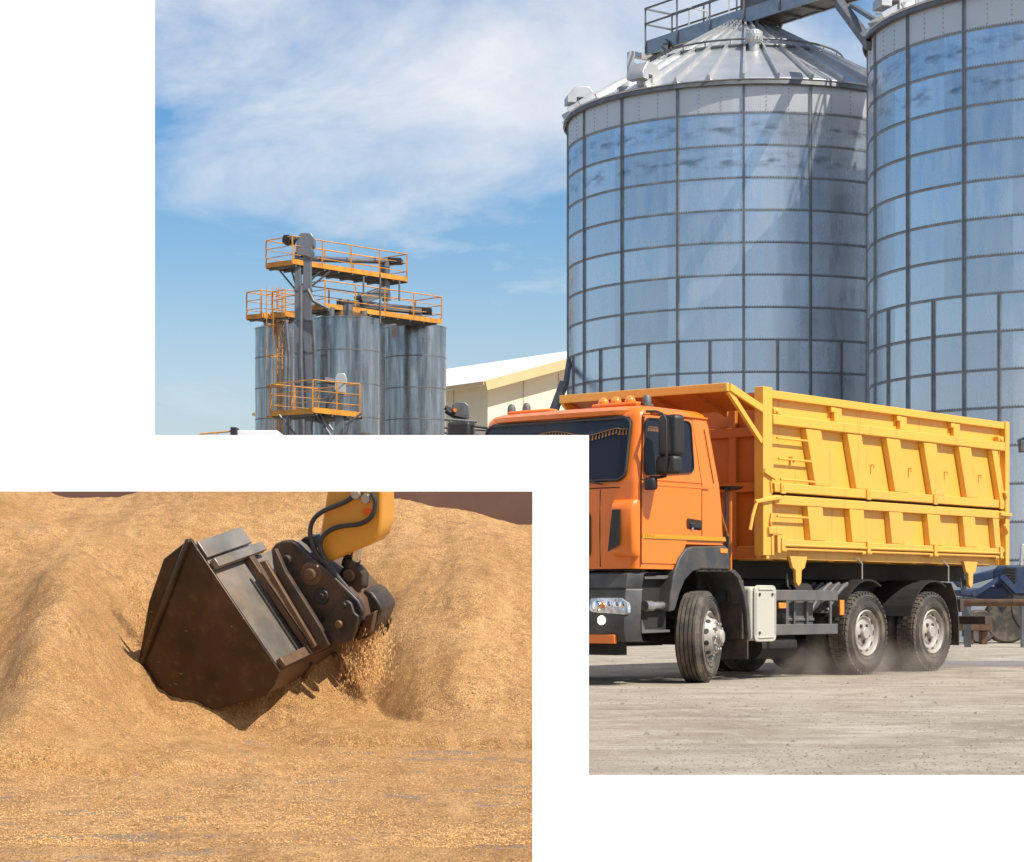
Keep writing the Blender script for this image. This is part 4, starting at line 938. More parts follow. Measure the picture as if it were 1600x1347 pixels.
# windscreen
def front_patch(z0, z1, off, rad_, W0, W1, nz_=14, ny=26):
    m = MB(); vs = []
    for j in range(nz_+1):
        z = z0+(z1-z0)*j/nz_; Wd = W0+(W1-W0)*j/nz_; d = min(z-z0, z1-z)
        if d < rad_: Wd -= rad_-math.sqrt(max(0, rad_**2-(rad_-d)**2))
        vs += [(fx(Wd*(2*i/ny-1), z)+off, Wd*(2*i/ny-1), z) for i in range(ny+1)]
    m.add(vs, [(j*(ny+1)+i, j*(ny+1)+i+1, (j+1)*(ny+1)+i+1, (j+1)*(ny+1)+i) for j in range(nz_) for i in range(ny)]); return m
T('windscreen_backing', front_patch(2.29, 3.03, .006, .10, 1.09, 1.065), 'interior', cab, smooth=True)
ws = T('windscreen', front_patch(2.30, 3.02, .03, .10, 1.075, 1.05), 'glass', cab, smooth=True)
m = MB(); z0, z1 = 2.30, 3.02; loop = []
for j in range(15):
    z = z0+(z1-z0)*j/14; Wd = 1.08+(1.055-1.08)*j/14; d = min(z-z0, z1-z)
    if d < .1: Wd -= .1-math.sqrt(max(0, .01-(.1-d)**2))
    loop.append((fx(Wd, z)+.022, Wd, z))
loop2 = [(x, -y, z) for x, y, z in loop]; full = loop+loop2[::-1]+[loop[0]]
m.tube(full, .016, 6, cap=False)
for zz in (2.305, 3.005): m.tube([(fx(y/10, zz)+.022, y/10, zz) for y in range(-10, 11)], .016, 6)
T('windscreen_seal', m, 'black', cab, smooth=True)
def curt(y): return 2.885+.055*math.cos(y*2*math.pi/.95)*(.6 if abs(y) < .9 else .3)-.02
m = MB(); vs = []; NY = 60
for i in range(NY+1):
    y = -1.03+2.06*i/NY; zb_ = curt(y); vs += [(fx(y, zb_)+.014, y, zb_), (fx(y, 3.02)+.014, y, 3.02)]
m.add(vs, [(2*i, 2*i+2, 2*i+3, 2*i+1) for i in range(NY)]); T('curtain', m, 'curtain', cab)
m = MB()
for i in range(NY): 
    y0_, y1_ = -1.03+2.06*i/NY, -1.03+2.06*(i+1)/NY; m.bar((fx(y0_, curt(y0_))+.018, y0_, curt(y0_)), (fx(y1_, curt(y1_))+.018, y1_, curt(y1_)), .02, .008)
for i in range(46):
    y = -1.01+2.02*i/45; zb_ = curt(y); xx = fx(y, zb_)+.019
    m.add([(xx, y-.006, zb_-.01), (xx, y+.006, zb_-.01), (xx+.012, y+.013, zb_-.065), (xx+.012, y-.013, zb_-.065)], [(0, 1, 2, 3)])
T('curtain_fringe', m, 'fringe', cab)
m = MB()
for i in range(8):
    x = 1.2-.03*i; m.add([(x, hw(2.9)+.0185, 2.90), (x-.012, hw(2.9)+.0185, 2.90), (x-.016, hw(2.86)+.0185, 2.86), (x+.004, hw(2.86)+.0185, 2.86)], [(0, 1, 2, 3)])
m.bar((1.2, hw(2.905)+.019, 2.905), (.95, hw(2.91)+.019, 2.91), .003, .015, (0, 1, 0)); T('curtain_fringe', m, 'fringe', cab)
# wipers
for y0_, y1_ in ((.55, .05), (-.25, -.8)):
    m = MB(); P = [(fx(y, z)+.05, y, z) for y, z in ((y0_+.25, 2.26), (y0_, 2.31), (y1_, 2.36))]; m.tube(P, .012, 6); m.tube([(fx(y1_, 2.34)+.05, y1_-.15, 2.345), (fx(y1_, 2.36)+.05, y1_+.4, 2.36)], .012, 6); T('wiper', m, 'black', cab)
# grille panel, side slot pods, seams, badges-free front
m = front_patch(1.42, 1.98, .012, .10, .62, .62); T('grille', m, 'black', cab, smooth=True)
for k in range(5):
    m = MB(); z = 1.50+k*.1; m.tube([(fx(y/10, z)+.02, y/10, z) for y in range(-6, 7)], .018, 6); T('grille_bar', m, 'plastic', cab, smooth=True)
m = MB()
for z in (2.22,): m.tube([(fx(y/10, z)+.002, y/10, z) for y in range(-10, 11)], .006, 4)
for y in (-.74, .74): m.tube([(fx(y, z)+.002, y, z) for z in (1.33, 1.8, 2.2)], .006, 4)
T('front_seam', m, 'seam', cab)
for sgn in (1, -1):
    prof = [(1.40, 1.17, 1.46), (1.585, 1.08, 1.47), (1.60, .96, 1.52), (1.59, .93, 1.98), (1.56, 1.0, 2.07), (1.40, 1.2, 2.07)]
    m = MB(); a = []
    zz = [(1.44, .0), (1.50, .06), (1.95, .075), (2.03, .06), (2.08, .0)]
    for z, b_2 in zz:
        a += [(1.42, sgn*(1.225), z), (1.42, sgn*(1.243+b_2*.15), z), (1.47, sgn*(1.243+b_2*.15), z), (1.50+b_2*.6, sgn*(1.20+b_2*.2), z), (1.50+b_2, sgn*1.12, z), (1.50+b_2, sgn*.95, z), (1.42, sgn*.90, z)]
    k = 7; fs = [(j*k+i, j*k+(i+1) % k, (j+1)*k+(i+1) % k, (j+1)*k+i) for j in range(4) for i in range(k)]+[tuple(range(k))[::-1], tuple(range(4*k, 5*k))]
    m.add(a, fs); pod = T('corner_deflector', m, 'orange', cab, bevel=.015)
    m = MB(); m.prism([(1.585, sgn*.925, 1.50), (1.585, sgn*1.085, 1.58), (1.585, sgn*1.095, 1.97), (1.585, sgn*.985, 1.97), ], (.008, 0, 0)); T('air_inlet', m, 'black', pod)
# mirrors
mr = MB(); mr.box(-.09, .09, -.15, .15, -.31, .31); 
def mirror(px, py, w_, sx, sy, sz):
    x, z = S(px, py, w_); m = MB(); m.box(-sx, sx, -sy, sy, -sz, sz, Matrix.Translation((x, 1.25-w_, z)) @ Matrix.Rotation(R(-18), 4, 'Z')); return m
T('mirror', mirror(1049, 681, -.28, .085, .155, .232), 'black', cab, bevel=.05, seg=4)
T('mirror', mirror(1045, 727, -.26, .075, .165, .105), 'black', cab, bevel=.045, seg=4)
m = MB(); x, z = S(1017, 756, -.10); m.box(-.05, .05, -.07, .07, -.07, .07, Matrix.Translation((x, 1.35, z))); T('mirror', m, 'black', cab, bevel=.03, seg=3)
def s3(px, py, w_): x, z = S(px, py, w_); return (x, 1.25-w_, z)
m = MB(); m.tube([s3(1010, 643, .05), s3(1025, 643, -.1), s3(1036, 647, -.26), s3(1041, 656, -.30), s3(1041, 700, -.32), s3(1042, 735, -.30), s3(1040, 744, -.24), s3(1031, 746, -.1), s3(1017, 746, .0)], .016, 8); T('mirror_arm', m, 'black', cab, smooth=True)
m = MB(); m.tube([(1.2, -1.12, 3.0), (1.25, -1.5, 3.06), (1.25, -1.52, 2.4), (1.25, -1.25, 2.36)], .016, 8); T('mirror_arm', m, 'black', cab, smooth=True)
for zc_, hh in ((2.86, .24), (2.48, .11)):
    m = MB(); m.box(-.085, .085, -.15, .15, -hh, hh, Matrix.Translation((1.27, -1.52, zc_)) @ Matrix.Rotation(R(18), 4, 'Z')); T('mirror', m, 'black', cab, bevel=.045, seg=3)
# roof lamps and horns
m = MB(); m.box(.92, 1.08, .30, .95, 3.165, 3.215); T('lamp_bar', m, 'orange', cab, bevel=.02)
m = MB(); m.box(.92, 1.08, -.95, -.3, 3.165, 3.205); T('lamp_bar', m, 'orange', cab, bevel=.02)
for y in (.42, .60, .80):
    m = MB(); m.lathe([(.062, 0), (.065, .02), (.054, .05), (.026, .075), (.005, .08)], Matrix.Translation((1.0, y, 3.214)), 18); T('roof_lamp', m, 'amber', cab, smooth=True)
for x, y in ((.95, 1.0), (1.0, -.72), (1.0, -.95)):
    m = MB(); m.lathe([(.045, 0), (.05, .04), (.05, .10), (.03, .14), (.004, .15)], Matrix.Translation((x, y, 3.15)), 14); m.bar((x-.1, y, 3.18), (x+.06, y, 3.19), .03); T('horn', m, 'guard', cab, smooth=True)
# wheel arch trim (grey plastic)
fp = [(1134, 853), (1082, 854), (1072, 858), (1062, 872), (1054, 895), (1049, 925), (1046, 956), (1055, 954), (1062, 928), (1071, 906), (1083, 893), (1097, 889), (1140, 890), (1140, 858)]
m = MB(); m.prism(sp(fp, -.03), (0, -.42, 0)); T('wheel_arch', m, 'plastic', bevel=.018, seg=3)
fp2 = [(1139, 872), (1086, 874), (1074, 882), (1064, 906), (1058, 935), (1055, 953), (1049, 955), (1052, 925), (1058, 897), (1066, 876), (1076, 866), (1139, 864)]
m = MB(); x, z = S(1131, 861, -.035); m.box(x-.075, x+.075, 1.275, 1.292, z-.028, z+.028); T('side_repeater', m, 'amber', bevel=.01)
# rear fender half with mud flap
arc = []; 
for i in range(13):
    a = R(-12+96*i/12); arc.append((-.02-.70*math.sin(a)*1.0, .57+.70*math.cos(a)*1.03))
rf_ = [(-.38, 1.30), (-.50, 1.23), (-.62, 1.05), (-.69, .85), (-.72, .62), (-.73, .50)]
m = MB(); vs = []
for x, z in rf_: vs += [(x, 1.27, z), (x, .72, z), (x-.035, .72, z+.01), (x-.035, 1.27, z+.01)]
m.add(vs, [(4*i+k, 4*i+4+k, 4*i+4+(k+1) % 4, 4*i+(k+1) % 4) for i in range(5) for k in range(4)]+[(0, 1, 2, 3), (23, 22, 21, 20)]); T('rear_fender', m, 'plastic', bevel=.006)
m = MB()
for x, z in rf_: pass
vs = []
for x, z in rf_: vs += [(x+.005, 1.275, z-.01), (x-.055, 1.275, z+.02), (x-.055, 1.225, z+.02), (x+.005, 1.225, z-.01)]
m.add(vs, [(4*i+k, 4*i+4+k, 4*i+4+(k+1) % 4, 4*i+(k+1) % 4) for i in range(5) for k in range(4)]+[(0, 1, 2, 3), (23, 22, 21, 20)]); T('fender_edge', m, 'plastic', bevel=.008)
m = MB(); m.box(-.745, -.72, .70, 1.262, .26, .56); T('mud_flap', m, 'flap', bevel=.004)
m = MB(); m.box(-.70, -.665, .62, 1.22, .5, 1.2); T('inner_flap', m, 'flap')
# bumper, lamps, steps
m = MB(); vs = []; NB = 24; pr_ = [(1.275, -.25), (1.27, -.02), (1.25, .05), (1.10, .085), (1.085, .07), (1.07, .085), (.75, .115), (.60, .11), (.50, .07), (.49, -.2)]
for i in range(NB+1):
    y = -1.24+2.48*i/NB; e = abs(y)/1.24; dx = -.16*max(0, e-.96)**2/.0016
    for z, o_ in pr_: vs.append((1.50+o_+dx-.05*e*e, y, z))
k = len(pr_); fs = [(i*k+j, (i+1)*k+j, (i+1)*k+j+1, i*k+j+1) for i in range(NB) for j in range(k-1)]
m.add(vs, fs); bp = T('bumper', m, 'plastic', smooth=True)
for sgn in (1, -1):
    m = MB(); L_ = []
    base = rounded([(.68, .985), (1.10, .985), (1.18, .92), (1.19, .825), (1.17, .80), (.72, .825), (.67, .85)], .03)
    def bx(y, z, o_=.0):
        e = abs(y)/1.24; dx = -.16*max(0, e-.96)**2/.0016
        t = (z-.75)/(1.06-.75); return 1.50+.115+(-.03)*t+dx-.05*e*e+.012+o_
    P0_ = [(bx(y, z, .0), sgn*y, z) for y, z in base]; P1_ = [(bx(y, z, -.05), sgn*y, z) for y, z in base]; nb = len(base)
    cx, cy, cz = (sum(p[0] for p in P0_)/nb+.02, sum(p[1] for p in P0_)/nb, sum(p[2] for p in P0_)/nb)
    m.add(P0_+P1_+[(cx, cy, cz)], [(i, (i+1) % nb, 2*nb) for i in range(nb)]+[(i, nb+i, nb+(i+1) % nb, (i+1) % nb) for i in range(nb)]); hl = T('headlight', m, 'lens', bp)
    m = MB()
    for y, r_ in ((.78, .06), (.93, .042), (1.04, .038), (1.12, .042)): m.lathe([(r_, 0), (r_*.9, .012), (r_*.3, .018)], Matrix.Translation((bx(y, .895, .008), sgn*y, .895+.012*(y > .9))) @ Matrix.Rotation(R(90), 4, 'Y'), 16)
    T('reflector_bowl', m, 'chrome', hl, smooth=True)
    m = MB(); m.lathe([(.035, 0), (.03, .01), (.01, .014)], Matrix.Translation((bx(.86, .90, .014), sgn*.86, .90)) @ Matrix.Rotation(R(90), 4, 'Y'), 14); T('indicator', m, 'amber', hl, smooth=True)
    m = MB(); m.lathe([(.05, -.02), (.05, .006), (.036, .01)], Matrix.Translation((bx(.84, .74, -.01), sgn*.84, .735)) @ Matrix.Rotation(R(90), 4, 'Y'), 20); T('fog_lamp', m, 'lamp' if sgn == 1 else 'lens', bp, smooth=True)
m = MB(); m.box(1.545, 1.60, -1.02, 1.02, .475, .575); T('bumper_plate', m, 'orange', bevel=.008)
m = MB(); m.prism(sp([(1003, 968), (1003, 990), (1047, 988), (1047, 984), (1008, 984)], .04), (0, -.3, 0)); T('step', m, 'guard', bevel=.006)
m = MB(); m.prism(sp([(1007, 900), (1046, 899), (1045, 902), (1040, 905), (1008, 905)], .05), (0, -.3, 0)); T('step', m, 'guard', bevel=.005)
m = MB(); m.tube([s3(1007, 947, .08), s3(1043, 946, .08)], .045, 12); m.tube([s3(1007, 947, .08), s3(1018, 947, .08)], .06, 12); T('towing_pipe', m, 'steel', smooth=True)
m = MB(); m.box(.75, 1.38, .25, 1.12, .62, 1.28); T('step_well', m, 'under')
# --- wheels
def wheel(x, y, label_steer=0, rear=False, sgn=1, name='wheel'):
    t = bpy.data.objects.new(name, None); COL.objects.link(t); t.parent = tr; t.location = (x, y, .535); t.rotation_euler = (0, 0, label_steer if sgn == 1 else label_steer+math.pi); t.empty_display_size = .1
    Tm = Matrix.Rotation(R(-90), 4, 'X')            # lathe axis +Z -> +Y (outward)
    r_ = .535; m = MB()
    w0 = -.62 if rear else -.31
    sec = [(.295, -.045), (.33, -.012), (.40, .004), (.46, -.002), (.497, -.022), (.517, -.04)]
    if rear: tread = [(.535, -.05), (.535, -.26), (.517, -.275)]
    else:
        tread = [(.532, -.05)]
        for gx in (-.085, -.135, -.185, -.235): tread += [(.534, gx+.008), (.512, gx+.005), (.512, gx-.005), (.534, gx-.008)]
        tread += [(.532, -.27), (.517, -.285)]
    m.lathe(sec+tread+[(.46, -.31), (.33, -.30), (.295, -.27)], Tm, 72, cap=False)
    ty = T('tyre', m, 'rubber', t, smooth=True)
    m = MB()
    for k_ in range(4): 
        rr = (.345, .43, .452, .475)[k_]; m.lathe([(rr-.003, 0), (rr, .008), (rr+.003, 0)], Tm @ Matrix.Translation((0, 0, -.004 if rr > .46 else .0)), 72, cap=False)
    T('sidewall_ring', m, 'rubber', ty, smooth=True)
    if rear:
        m = MB()
        for i in range(44):
            for row, off in ((-.085, 0), (-.16, .5), (-.235, 0)):
                a = 2*math.pi*(i+off)/44; T_ = Tm @ Matrix.Rotation(a, 4, 'Z') @ Matrix.Translation((.533, 0, row)); m.box(-.02, .012, -.029, .029, -.034, .034, T_)
            a = 2*math.pi*i/44; T_ = Tm @ Matrix.Rotation(a, 4, 'Z') @ Matrix.Translation((.522, 0, -.036)); m.box(-.02, .012, -.024, .024, -.02, .014, T_)
        T('tread_block', m, 'rubber', ty)
        m = MB(); m.lathe([(.295, -.36), (.46, -.35), (.517, -.37), (.535, -.40), (.535, -.59), (.517, -.62), (.3, -.64)], Tm, 48, cap=False); T('inner_tyre', m, 'rubber', t, smooth=True)
        # dished disc: rim flange, sunk face with oval holes, hub cap ring
        m = MB(); m.lathe([(.29, -.20), (.29, -.045), (.305, -.03), (.29, -.012), (.272, -.03), (.262, -.06), (.215, -.065), (.195, -.085), (.17, -.09), (.15, -.075), (.125, -.072), (.12, -.07), (.085, -.065), (.08, -.03), (.07, -.02), (.005, -.018)], Tm, 48); T('rim', m, 'rim', t, smooth=True)
        for i in range(10):
            m = MB(); a = 2*math.pi*i/10; T_ = Tm @ Matrix.Rotation(a, 4, 'Z') @ Matrix.Translation((.238, 0, -.066)); m.box(-.014, .014, -.036, .036, -.02, .006, T_)
            T('hand_hole', m, 'black', t, bevel=.006)
        for i in range(5):
            m = MB(); a = 2*math.pi*(i+.25)/5; m.lathe([(.022, -.08), (.022, -.05), (.01, -.045)], Tm @ Matrix.Rotation(a, 4, 'Z') @ Matrix.Translation((.115, 0, 0)), 8)
            T('wheel_nut', m, 'flap', t)
    else:
        m = MB(); m.lathe([(.29, -.25), (.29, -.045), (.305, -.028), (.285, -.014), (.272, -.03), (.258, -.06), (.235, -.03), (.20, .045), (.185, .06), (.165, .055), (.16, .07), (.15, .078), (.09, .08), (.085, .13), (.07, .145), (.005, .147)], Tm, 48); T('rim', m, 'rim', t, smooth=True)
        for i in range(10):
            m = MB(); a = 2*math.pi*(i+.5)/10; T_ = Tm @ Matrix.Rotation(a, 4, 'Z') @ Matrix.Translation((.222, 0, -.002)) @ Matrix.Rotation(R(64), 4, 'Y'); m.lathe([(.030, -.012), (.030, .006), (.026, .006)], T_, 14)
            T('hand_hole', m, 'black', t)
        for i in range(10):
            m = MB(); a = 2*math.pi*i/10; m.lathe([(.021, .05), (.021, .10), (.012, .108)], Tm @ Matrix.Rotation(a, 4, 'Z') @ Matrix.Translation((.15, 0, 0)), 6)
            T('wheel_nut', m, 'steel', t)
    return t
wf_ = wheel(0, 1.235, R(19)); wr1 = wheel(-3.65, 1.20, 0, True); wr2 = wheel(-5.41, 1.20, 0, True)
def copy_tree(o, parent):
    c = o.copy(); COL.objects.link(c); c.parent = parent
    for ch_ in o.children: copy_tree(ch_, c)
    return c
for src, x in ((wf_, 0), (wr1, -3.65), (wr2, -5.41)):
    c = copy_tree(src, tr); c.location = (x, -1.235 if x == 0 else -1.2, .535); c.rotation_euler = (0, 0, math.pi+(R(17) if x == 0 else 0))
# --- chassis
m = MB()
for y in (-.42, .42): m.box(-7.1, 1.3, y-.06, y+.06, .95, 1.22)
for x in (.9, -1.2, -2.4, -3.2, -4.5, -6.0, -7.0): m.box(x-.08, x+.08, -.36, .36, .98, 1.18)
T('chassis_frame', m, 'under')
m = MB()
for x in (0, -3.65, -5.41):
    m.tube([(x, -.95, .535), (x, .95, .535)], .10, 12)
    if x: m.ball((x, 0, .56), .27)
for y in (-.5, .5):
    m.box(-6.0, -3.1, y-.05, y+.05, .66, .86); m.box(-.75, .75, y-.05, y+.05, .66, .74); m.box(-4.75, -4.3, y-.1, y+.1, .5, 1.0)
m.tube([(.4, 0, .8), (-3.65, 0, .6)], .07, 12); T('axle', m, 'under', smooth=True)
m = MB(); m.box(-.3, 1.2, -.4, .4, .42, 1.3); m.box(-1.4, -.3, -.28, .28, .55, 1.1); T('engine', m, 'under', bevel=.05)
m = MB(); m.box(1.2, 1.4, -.9, .9, .34, .5); m.prism([(1.3, .2, .34), (1.22, .2, .34), (1.26, .2, .26)], (0, .03, 0)); m.prism([(1.3, .05, .34), (1.22, .05, .34), (1.26, .05, .26)], (0, .03, 0)); T('front_crossmember', m, 'under')
# cream vertical tank with framed front, guard rails, boxes between the axles
tx0, tx1 = -.80, -1.38
m = MB(); m.box(tx1+.012, tx0-.06, .75, 1.2205, .475, 1.125); fk = T('side_tank', m, 'cream', bevel=.05, seg=4)
m = MB(); m.prism([(x, 1.221, z) for x, z in rounded([(tx1, .46), (tx0-.10, .46), (tx0-.10, 1.14), (tx1, 1.14)], .085, 6)], (0, .029, 0)); T('tank_lid', m, 'cream', fk, bevel=.012, seg=3)
m = MB()
xa_, xb_ = tx1+.03, tx0-.13
for a_, b_2 in (((xa_+.05, 1.252, .515), (xb_-.05, 1.252, .51)), ((xb_, 1.252, .56), (xb_, 1.252, 1.05)), ((xb_-.05, 1.252, 1.09), (xa_+.05, 1.252, 1.09)), ((xa_, 1.252, 1.05), (xa_, 1.252, .56))): m.tube([a_, b_2], .012, 6)
T('lid_bead', m, 'cream', fk, smooth=True)
m = MB()
for x, z in ((xa_+.07, 1.03), (xb_-.07, 1.03), (xb_-.07, .57)): m.lathe([(.018, 0), (.018, .014)], Matrix.Translation((x, 1.25, z)) @ Matrix.Rotation(R(-90), 4, 'X'), 8)
T('lid_bolt', m, 'flap', fk)
m = MB(); m.box(-2.84, -1.40, 1.20, 1.235, .955, 1.085); T('side_guard', m, 'guard', bevel=.008)
m = MB(); m.box(-2.84, -1.40, 1.20, 1.235, .535, .665); T('side_guard', m, 'guard', bevel=.008)
m = MB(); m.box(-1.68, -1.63, 1.205, 1.23, .665, .955); m.box(-2.70, -2.65, 1.205, 1.23, .665, .955); m.box(-1.7, -1.62, .4, 1.2, .74, .80); T('guard_post', m, 'guard')
m = MB(); m.box(-1.62, -1.46, 1.21, 1.24, .86, .93); T('side_marker', m, 'amber', bevel=.008)
m = MB(); m.box(-2.5, -1.85, .70, 1.08, .62, .98); m.box(-2.5, -1.85, 1.08, 1.10, .70, .74); T('battery_box', m, 'guard', bevel=.02)
for x in (-2.0, -2.3):
    m = MB(); m.box(x-.02, x+.02, 1.08, 1.12, .66, .95); T('box_clasp', m, 'guard')
m = MB(); m.tube([(-1.5, .8, .40), (-2.3, .8, .40)], .17, 18); m.tube([(-2.2, .9, 1.06), (-2.6, .9, 1.06)], .12, 14); m.tube([(-1.45, -.9, .7), (-2.8, -.9, .7)], .3, 20); T('air_tank', m, 'under', smooth=True)
# rear mudguards
m = MB(); vs = []; pg = [(-2.62, .80), (-2.72, .90), (-2.86, 1.02), (-3.03, 1.12), (-3.10, 1.14)]
for x, z in pg: vs += [(x, 1.22, z), (x, .62, z), (x-.02, .62, z+.03), (x-.02, 1.22, z+.03)]
m.add(vs, [(4*i+k, 4*i+4+k, 4*i+4+(k+1) % 4, 4*i+(k+1) % 4) for i in range(4) for k in range(4)]+[(0, 1, 2, 3), (19, 18, 17, 16)])
for i in range(5):
    y = 1.20-i*.12; m.tube([(x-.02, y, z+.035) for x, z in pg], .022, 6)
T('front_mudguard', m, 'guard', smooth=True)
for x0_ in (-3.65, -5.41):
    m = MB(); vs = []
    for i in range(9):
        a = R(18+100*i/8); vs += [(x0_-.05+.68*math.cos(a), 1.18, .535+.68*math.sin(a)), (x0_-.05+.68*math.cos(a), .5, .535+.68*math.sin(a)), (x0_-.05+.70*math.cos(a), .5, .535+.70*math.sin(a)), (x0_-.05+.70*math.cos(a), 1.18, .535+.70*math.sin(a))]
    m.add(vs, [(4*i+k, 4*i+4+k, 4*i+4+(k+1) % 4, 4*i+(k+1) % 4) for i in range(8) for k in range(4)]+[(0, 1, 2, 3), (35, 34, 33, 32)]); T('mudguard', m, 'under')
m = MB(); vs = []
pg2 = [(-5.86, 1.20), (-6.0, 1.02), (-6.07, .80), (-6.09, .60), (-6.09, .34)]
for x, z in pg2: vs += [(x, 1.21, z), (x, .55, z), (x-.02, .55, z), (x-.02, 1.21, z)]
m.add(vs, [(4*i+k, 4*i+4+k, 4*i+4+(k+1) % 4, 4*i+(k+1) % 4) for i in range(4) for k in range(4)]+[(0, 1, 2, 3), (19, 18, 17, 16)]); T('mud_flap', m, 'flap')
m = MB()
for a_, b_2, c_2 in ((1340, 873, 1347), (1474, 877, 1482)): m.tube([s3(a_, b_2, .03), s3(c_2, b_2+8, .03), s3(c_2, b_2+32, .03)], .012, 6)
T('mudguard_stay', m, 'rim', smooth=True)
m = MB(); x, z = S(1510, 950, .05); m.box(-7.2, -7.0, -1.1, 1.15, .62, .74); m.box(-6.3, -6.2, 1.0, 1.18, .8, .98); T('rear_bumper', m, 'flap', bevel=.01)
m = MB(); x, z = S(1318, 945, .0); m.box(x-.05, x+.05, 1.21, 1.235, z-.13, z+.06); T('marker_plate', m, 'amber', bevel=.005)

# --- tipping body
body = bpy.data.objects.new('tipping_body', None); COL.objects.link(body); body.parent = tr
XF, XB = -1.07, -7.45; ZT, ZB = 3.50, 1.62
def Bd(name, m, mat='yellow', bevel=.008, **kw): return T(name, m, mat, body, bevel=bevel, **kw)
m = MB(); m.box(XB, XF-.13, 1.145, 1.175, ZB, ZT-.02); m.box(XB, XF-.13, -1.175, -1.145, ZB, ZT-.02); m.box(XB+.02, XF-.13, -1.144, 1.144, 1.58, 1.62); m.box(XB, XB+.03, -1.144, 1.144, 1.621, ZT-.08); Bd('side_sheet', m, bevel=0)
for i in range(1):
    m = MB(); m.box(XF-.20, XF, 1.13, 1.262, 1.50, ZT+.03); Bd('corner_post', m)
    m = MB(); m.box(XF-.20, XF, -1.262, -1.13, 1.50, ZT+.03); Bd('corner_post', m)
m = MB(); m.box(XB-.06, XB+.06, 1.15, 1.268, 1.46, ZT+.01); Bd('corner_post', m)
m = MB(); m.box(XB-.06, XB+.06, -1.268, -1.15, 1.46, ZT); Bd('corner_post', m)
m = MB(); m.box(XB+.062, XF-.202, 1.176, 1.25, ZT-.10, ZT); Bd('top_rail', m)
m = MB(); m.box(XB+.08, XF-.212, 1.176, 1.272, 3.085, 3.21); Bd('side_beam', m, bevel=.012)
m = MB(); m.box(XB+.08, XF-.26, 1.176, 1.262, 2.27, 2.385); Bd('side_beam', m, bevel=.01)
m = MB(); m.box(XB+.08, XF-.26, 1.176, 1.262, 2.12, 2.235); Bd('side_beam', m, bevel=.01)
m = MB(); m.box(XB+.07, XF-.3, 1.176, 1.255, 1.645, 1.70); Bd('side_beam', m, bevel=.008)
m = MB(); m.box(XB+.07, XF-.3, 1.170, 1.19, 2.234, 2.271); Bd('flap_gap', m, 'seam', bevel=0)
ribs_t = [S(1160+.275*x, 580+.275*y, .03) for x, y in ((345, 320), (575, 345), (800, 370), (1015, 398), (1220, 424), (1405, 447))]
ribs_b = [S(1160+.275*x, 580+.275*y, .03) for x, y in ((400, 650), (632, 672), (855, 690), (1065, 708), (1262, 725), (1450, 740))]
xs_t = [ribs_t[0][0]+(ribs_t[-1][0]-ribs_t[0][0])*i/5 for i in range(6)]; xs_b = [ribs_b[0][0]+(ribs_b[-1][0]-ribs_b[0][0])*i/5 for i in range(6)]
def rib(xt, xb, zt_, zb_, wt, d0=1.176, d1=1.258):
    """tapered hat rib: square front face, long sloping rear face"""
    m = MB(); a = [(xt, d0, zt_), (xt-.012, d1, zt_), (xt-.36*wt, d1, zt_), (xt-.40*wt, d0, zt_)]; b_2 = [(xb, d0, zb_), (xb-.012, d1-.004, zb_), (xb-.36*wt, d1-.004, zb_), (xb-.40*wt, d0, zb_)]
    m.add(a+b_2, [(0, 1, 2, 3), (7, 6, 5, 4)]+[(i, i+4, (i+1) % 4+4, (i+1) % 4) for i in range(4)]); return m
for i in range(6):
    wt = 1.0 if i < 5 else .5
    Bd('side_rib', rib(xs_t[i], xs_b[i], 3.084, 2.386, wt), bevel=.008)
    dx = (xs_b[i]-xs_t[i])/.70
    xt2 = S(1160+.275*(355+(1410-355)*[0, .226, .44, .645, .837, 1][i]), 0, .03)[0]; xb2 = xt2+dx*.42*.55
    Bd('side_rib', rib(xt2, xb2, 2.119, 1.701, wt), bevel=.008)
for i in range(6):                  # little rope hooks
    xm = (xs_t[i]+xs_b[i])/2-.62 if i else (xs_t[0]+xs_b[0])/2+.36
    xs2 = xm if i else xm
    if i == 5: xm = (xs_t[5]+xs_b[5])/2+.36; continue
    m = MB(); m.tube([(xm, 1.176, 2.72), (xm, 1.225, 2.72), (xm, 1.225, 2.67)], .014, 6); Bd('rope_hook', m, bevel=0)
m = MB(); xm = xs_b[0]-.62-0; m.tube([(xs_t[0]+.22, 1.176, 2.70), (xs_t[0]+.22, 1.22, 2.70), (xs_t[0]+.22, 1.22, 2.65)], .014, 6); Bd('rope_hook', m, bevel=0)
for z in (2.93, 2.68, 2.43):        # ladder rungs in the first bay
    off = (3.08-z)/.70*(xs_b[0]-xs_t[0]); m = MB(); m.tube([(xs_t[0]+off-.02, 1.245, z), (XF-.30+off*.5, 1.245, z), ], .014, 8); Bd('rung', m, bevel=0)
m = MB(); m.tube([(xs_t[0]-.10, 1.245, 1.98), (XF-.33, 1.245, 1.98)], .014, 8); Bd('rung', m, bevel=0)
for f_ in (.255, .525, .765):       # brackets of the upper board
    x = XF-.2+(XB-XF+.2)*f_; m = MB(); m.box(x-.09, x+.09, 1.176, 1.235, 3.211, 3.399); Bd('board_bracket', m, bevel=.01)
    m = MB(); m.box(x+.06, x+.17, 1.176, 1.238, 3.33, 3.399); Bd('board_bracket', m, bevel=.006)
for x in (XF-.30, XB+.20):          # latches
    m = MB(); m.box(x-.10, x+.06, 1.18, 1.262, 3.212, 3.29); m.tube([(x, 1.21, 3.25), (x, 1.28, 3.25)], .03, 8); Bd('latch', m, bevel=.02)
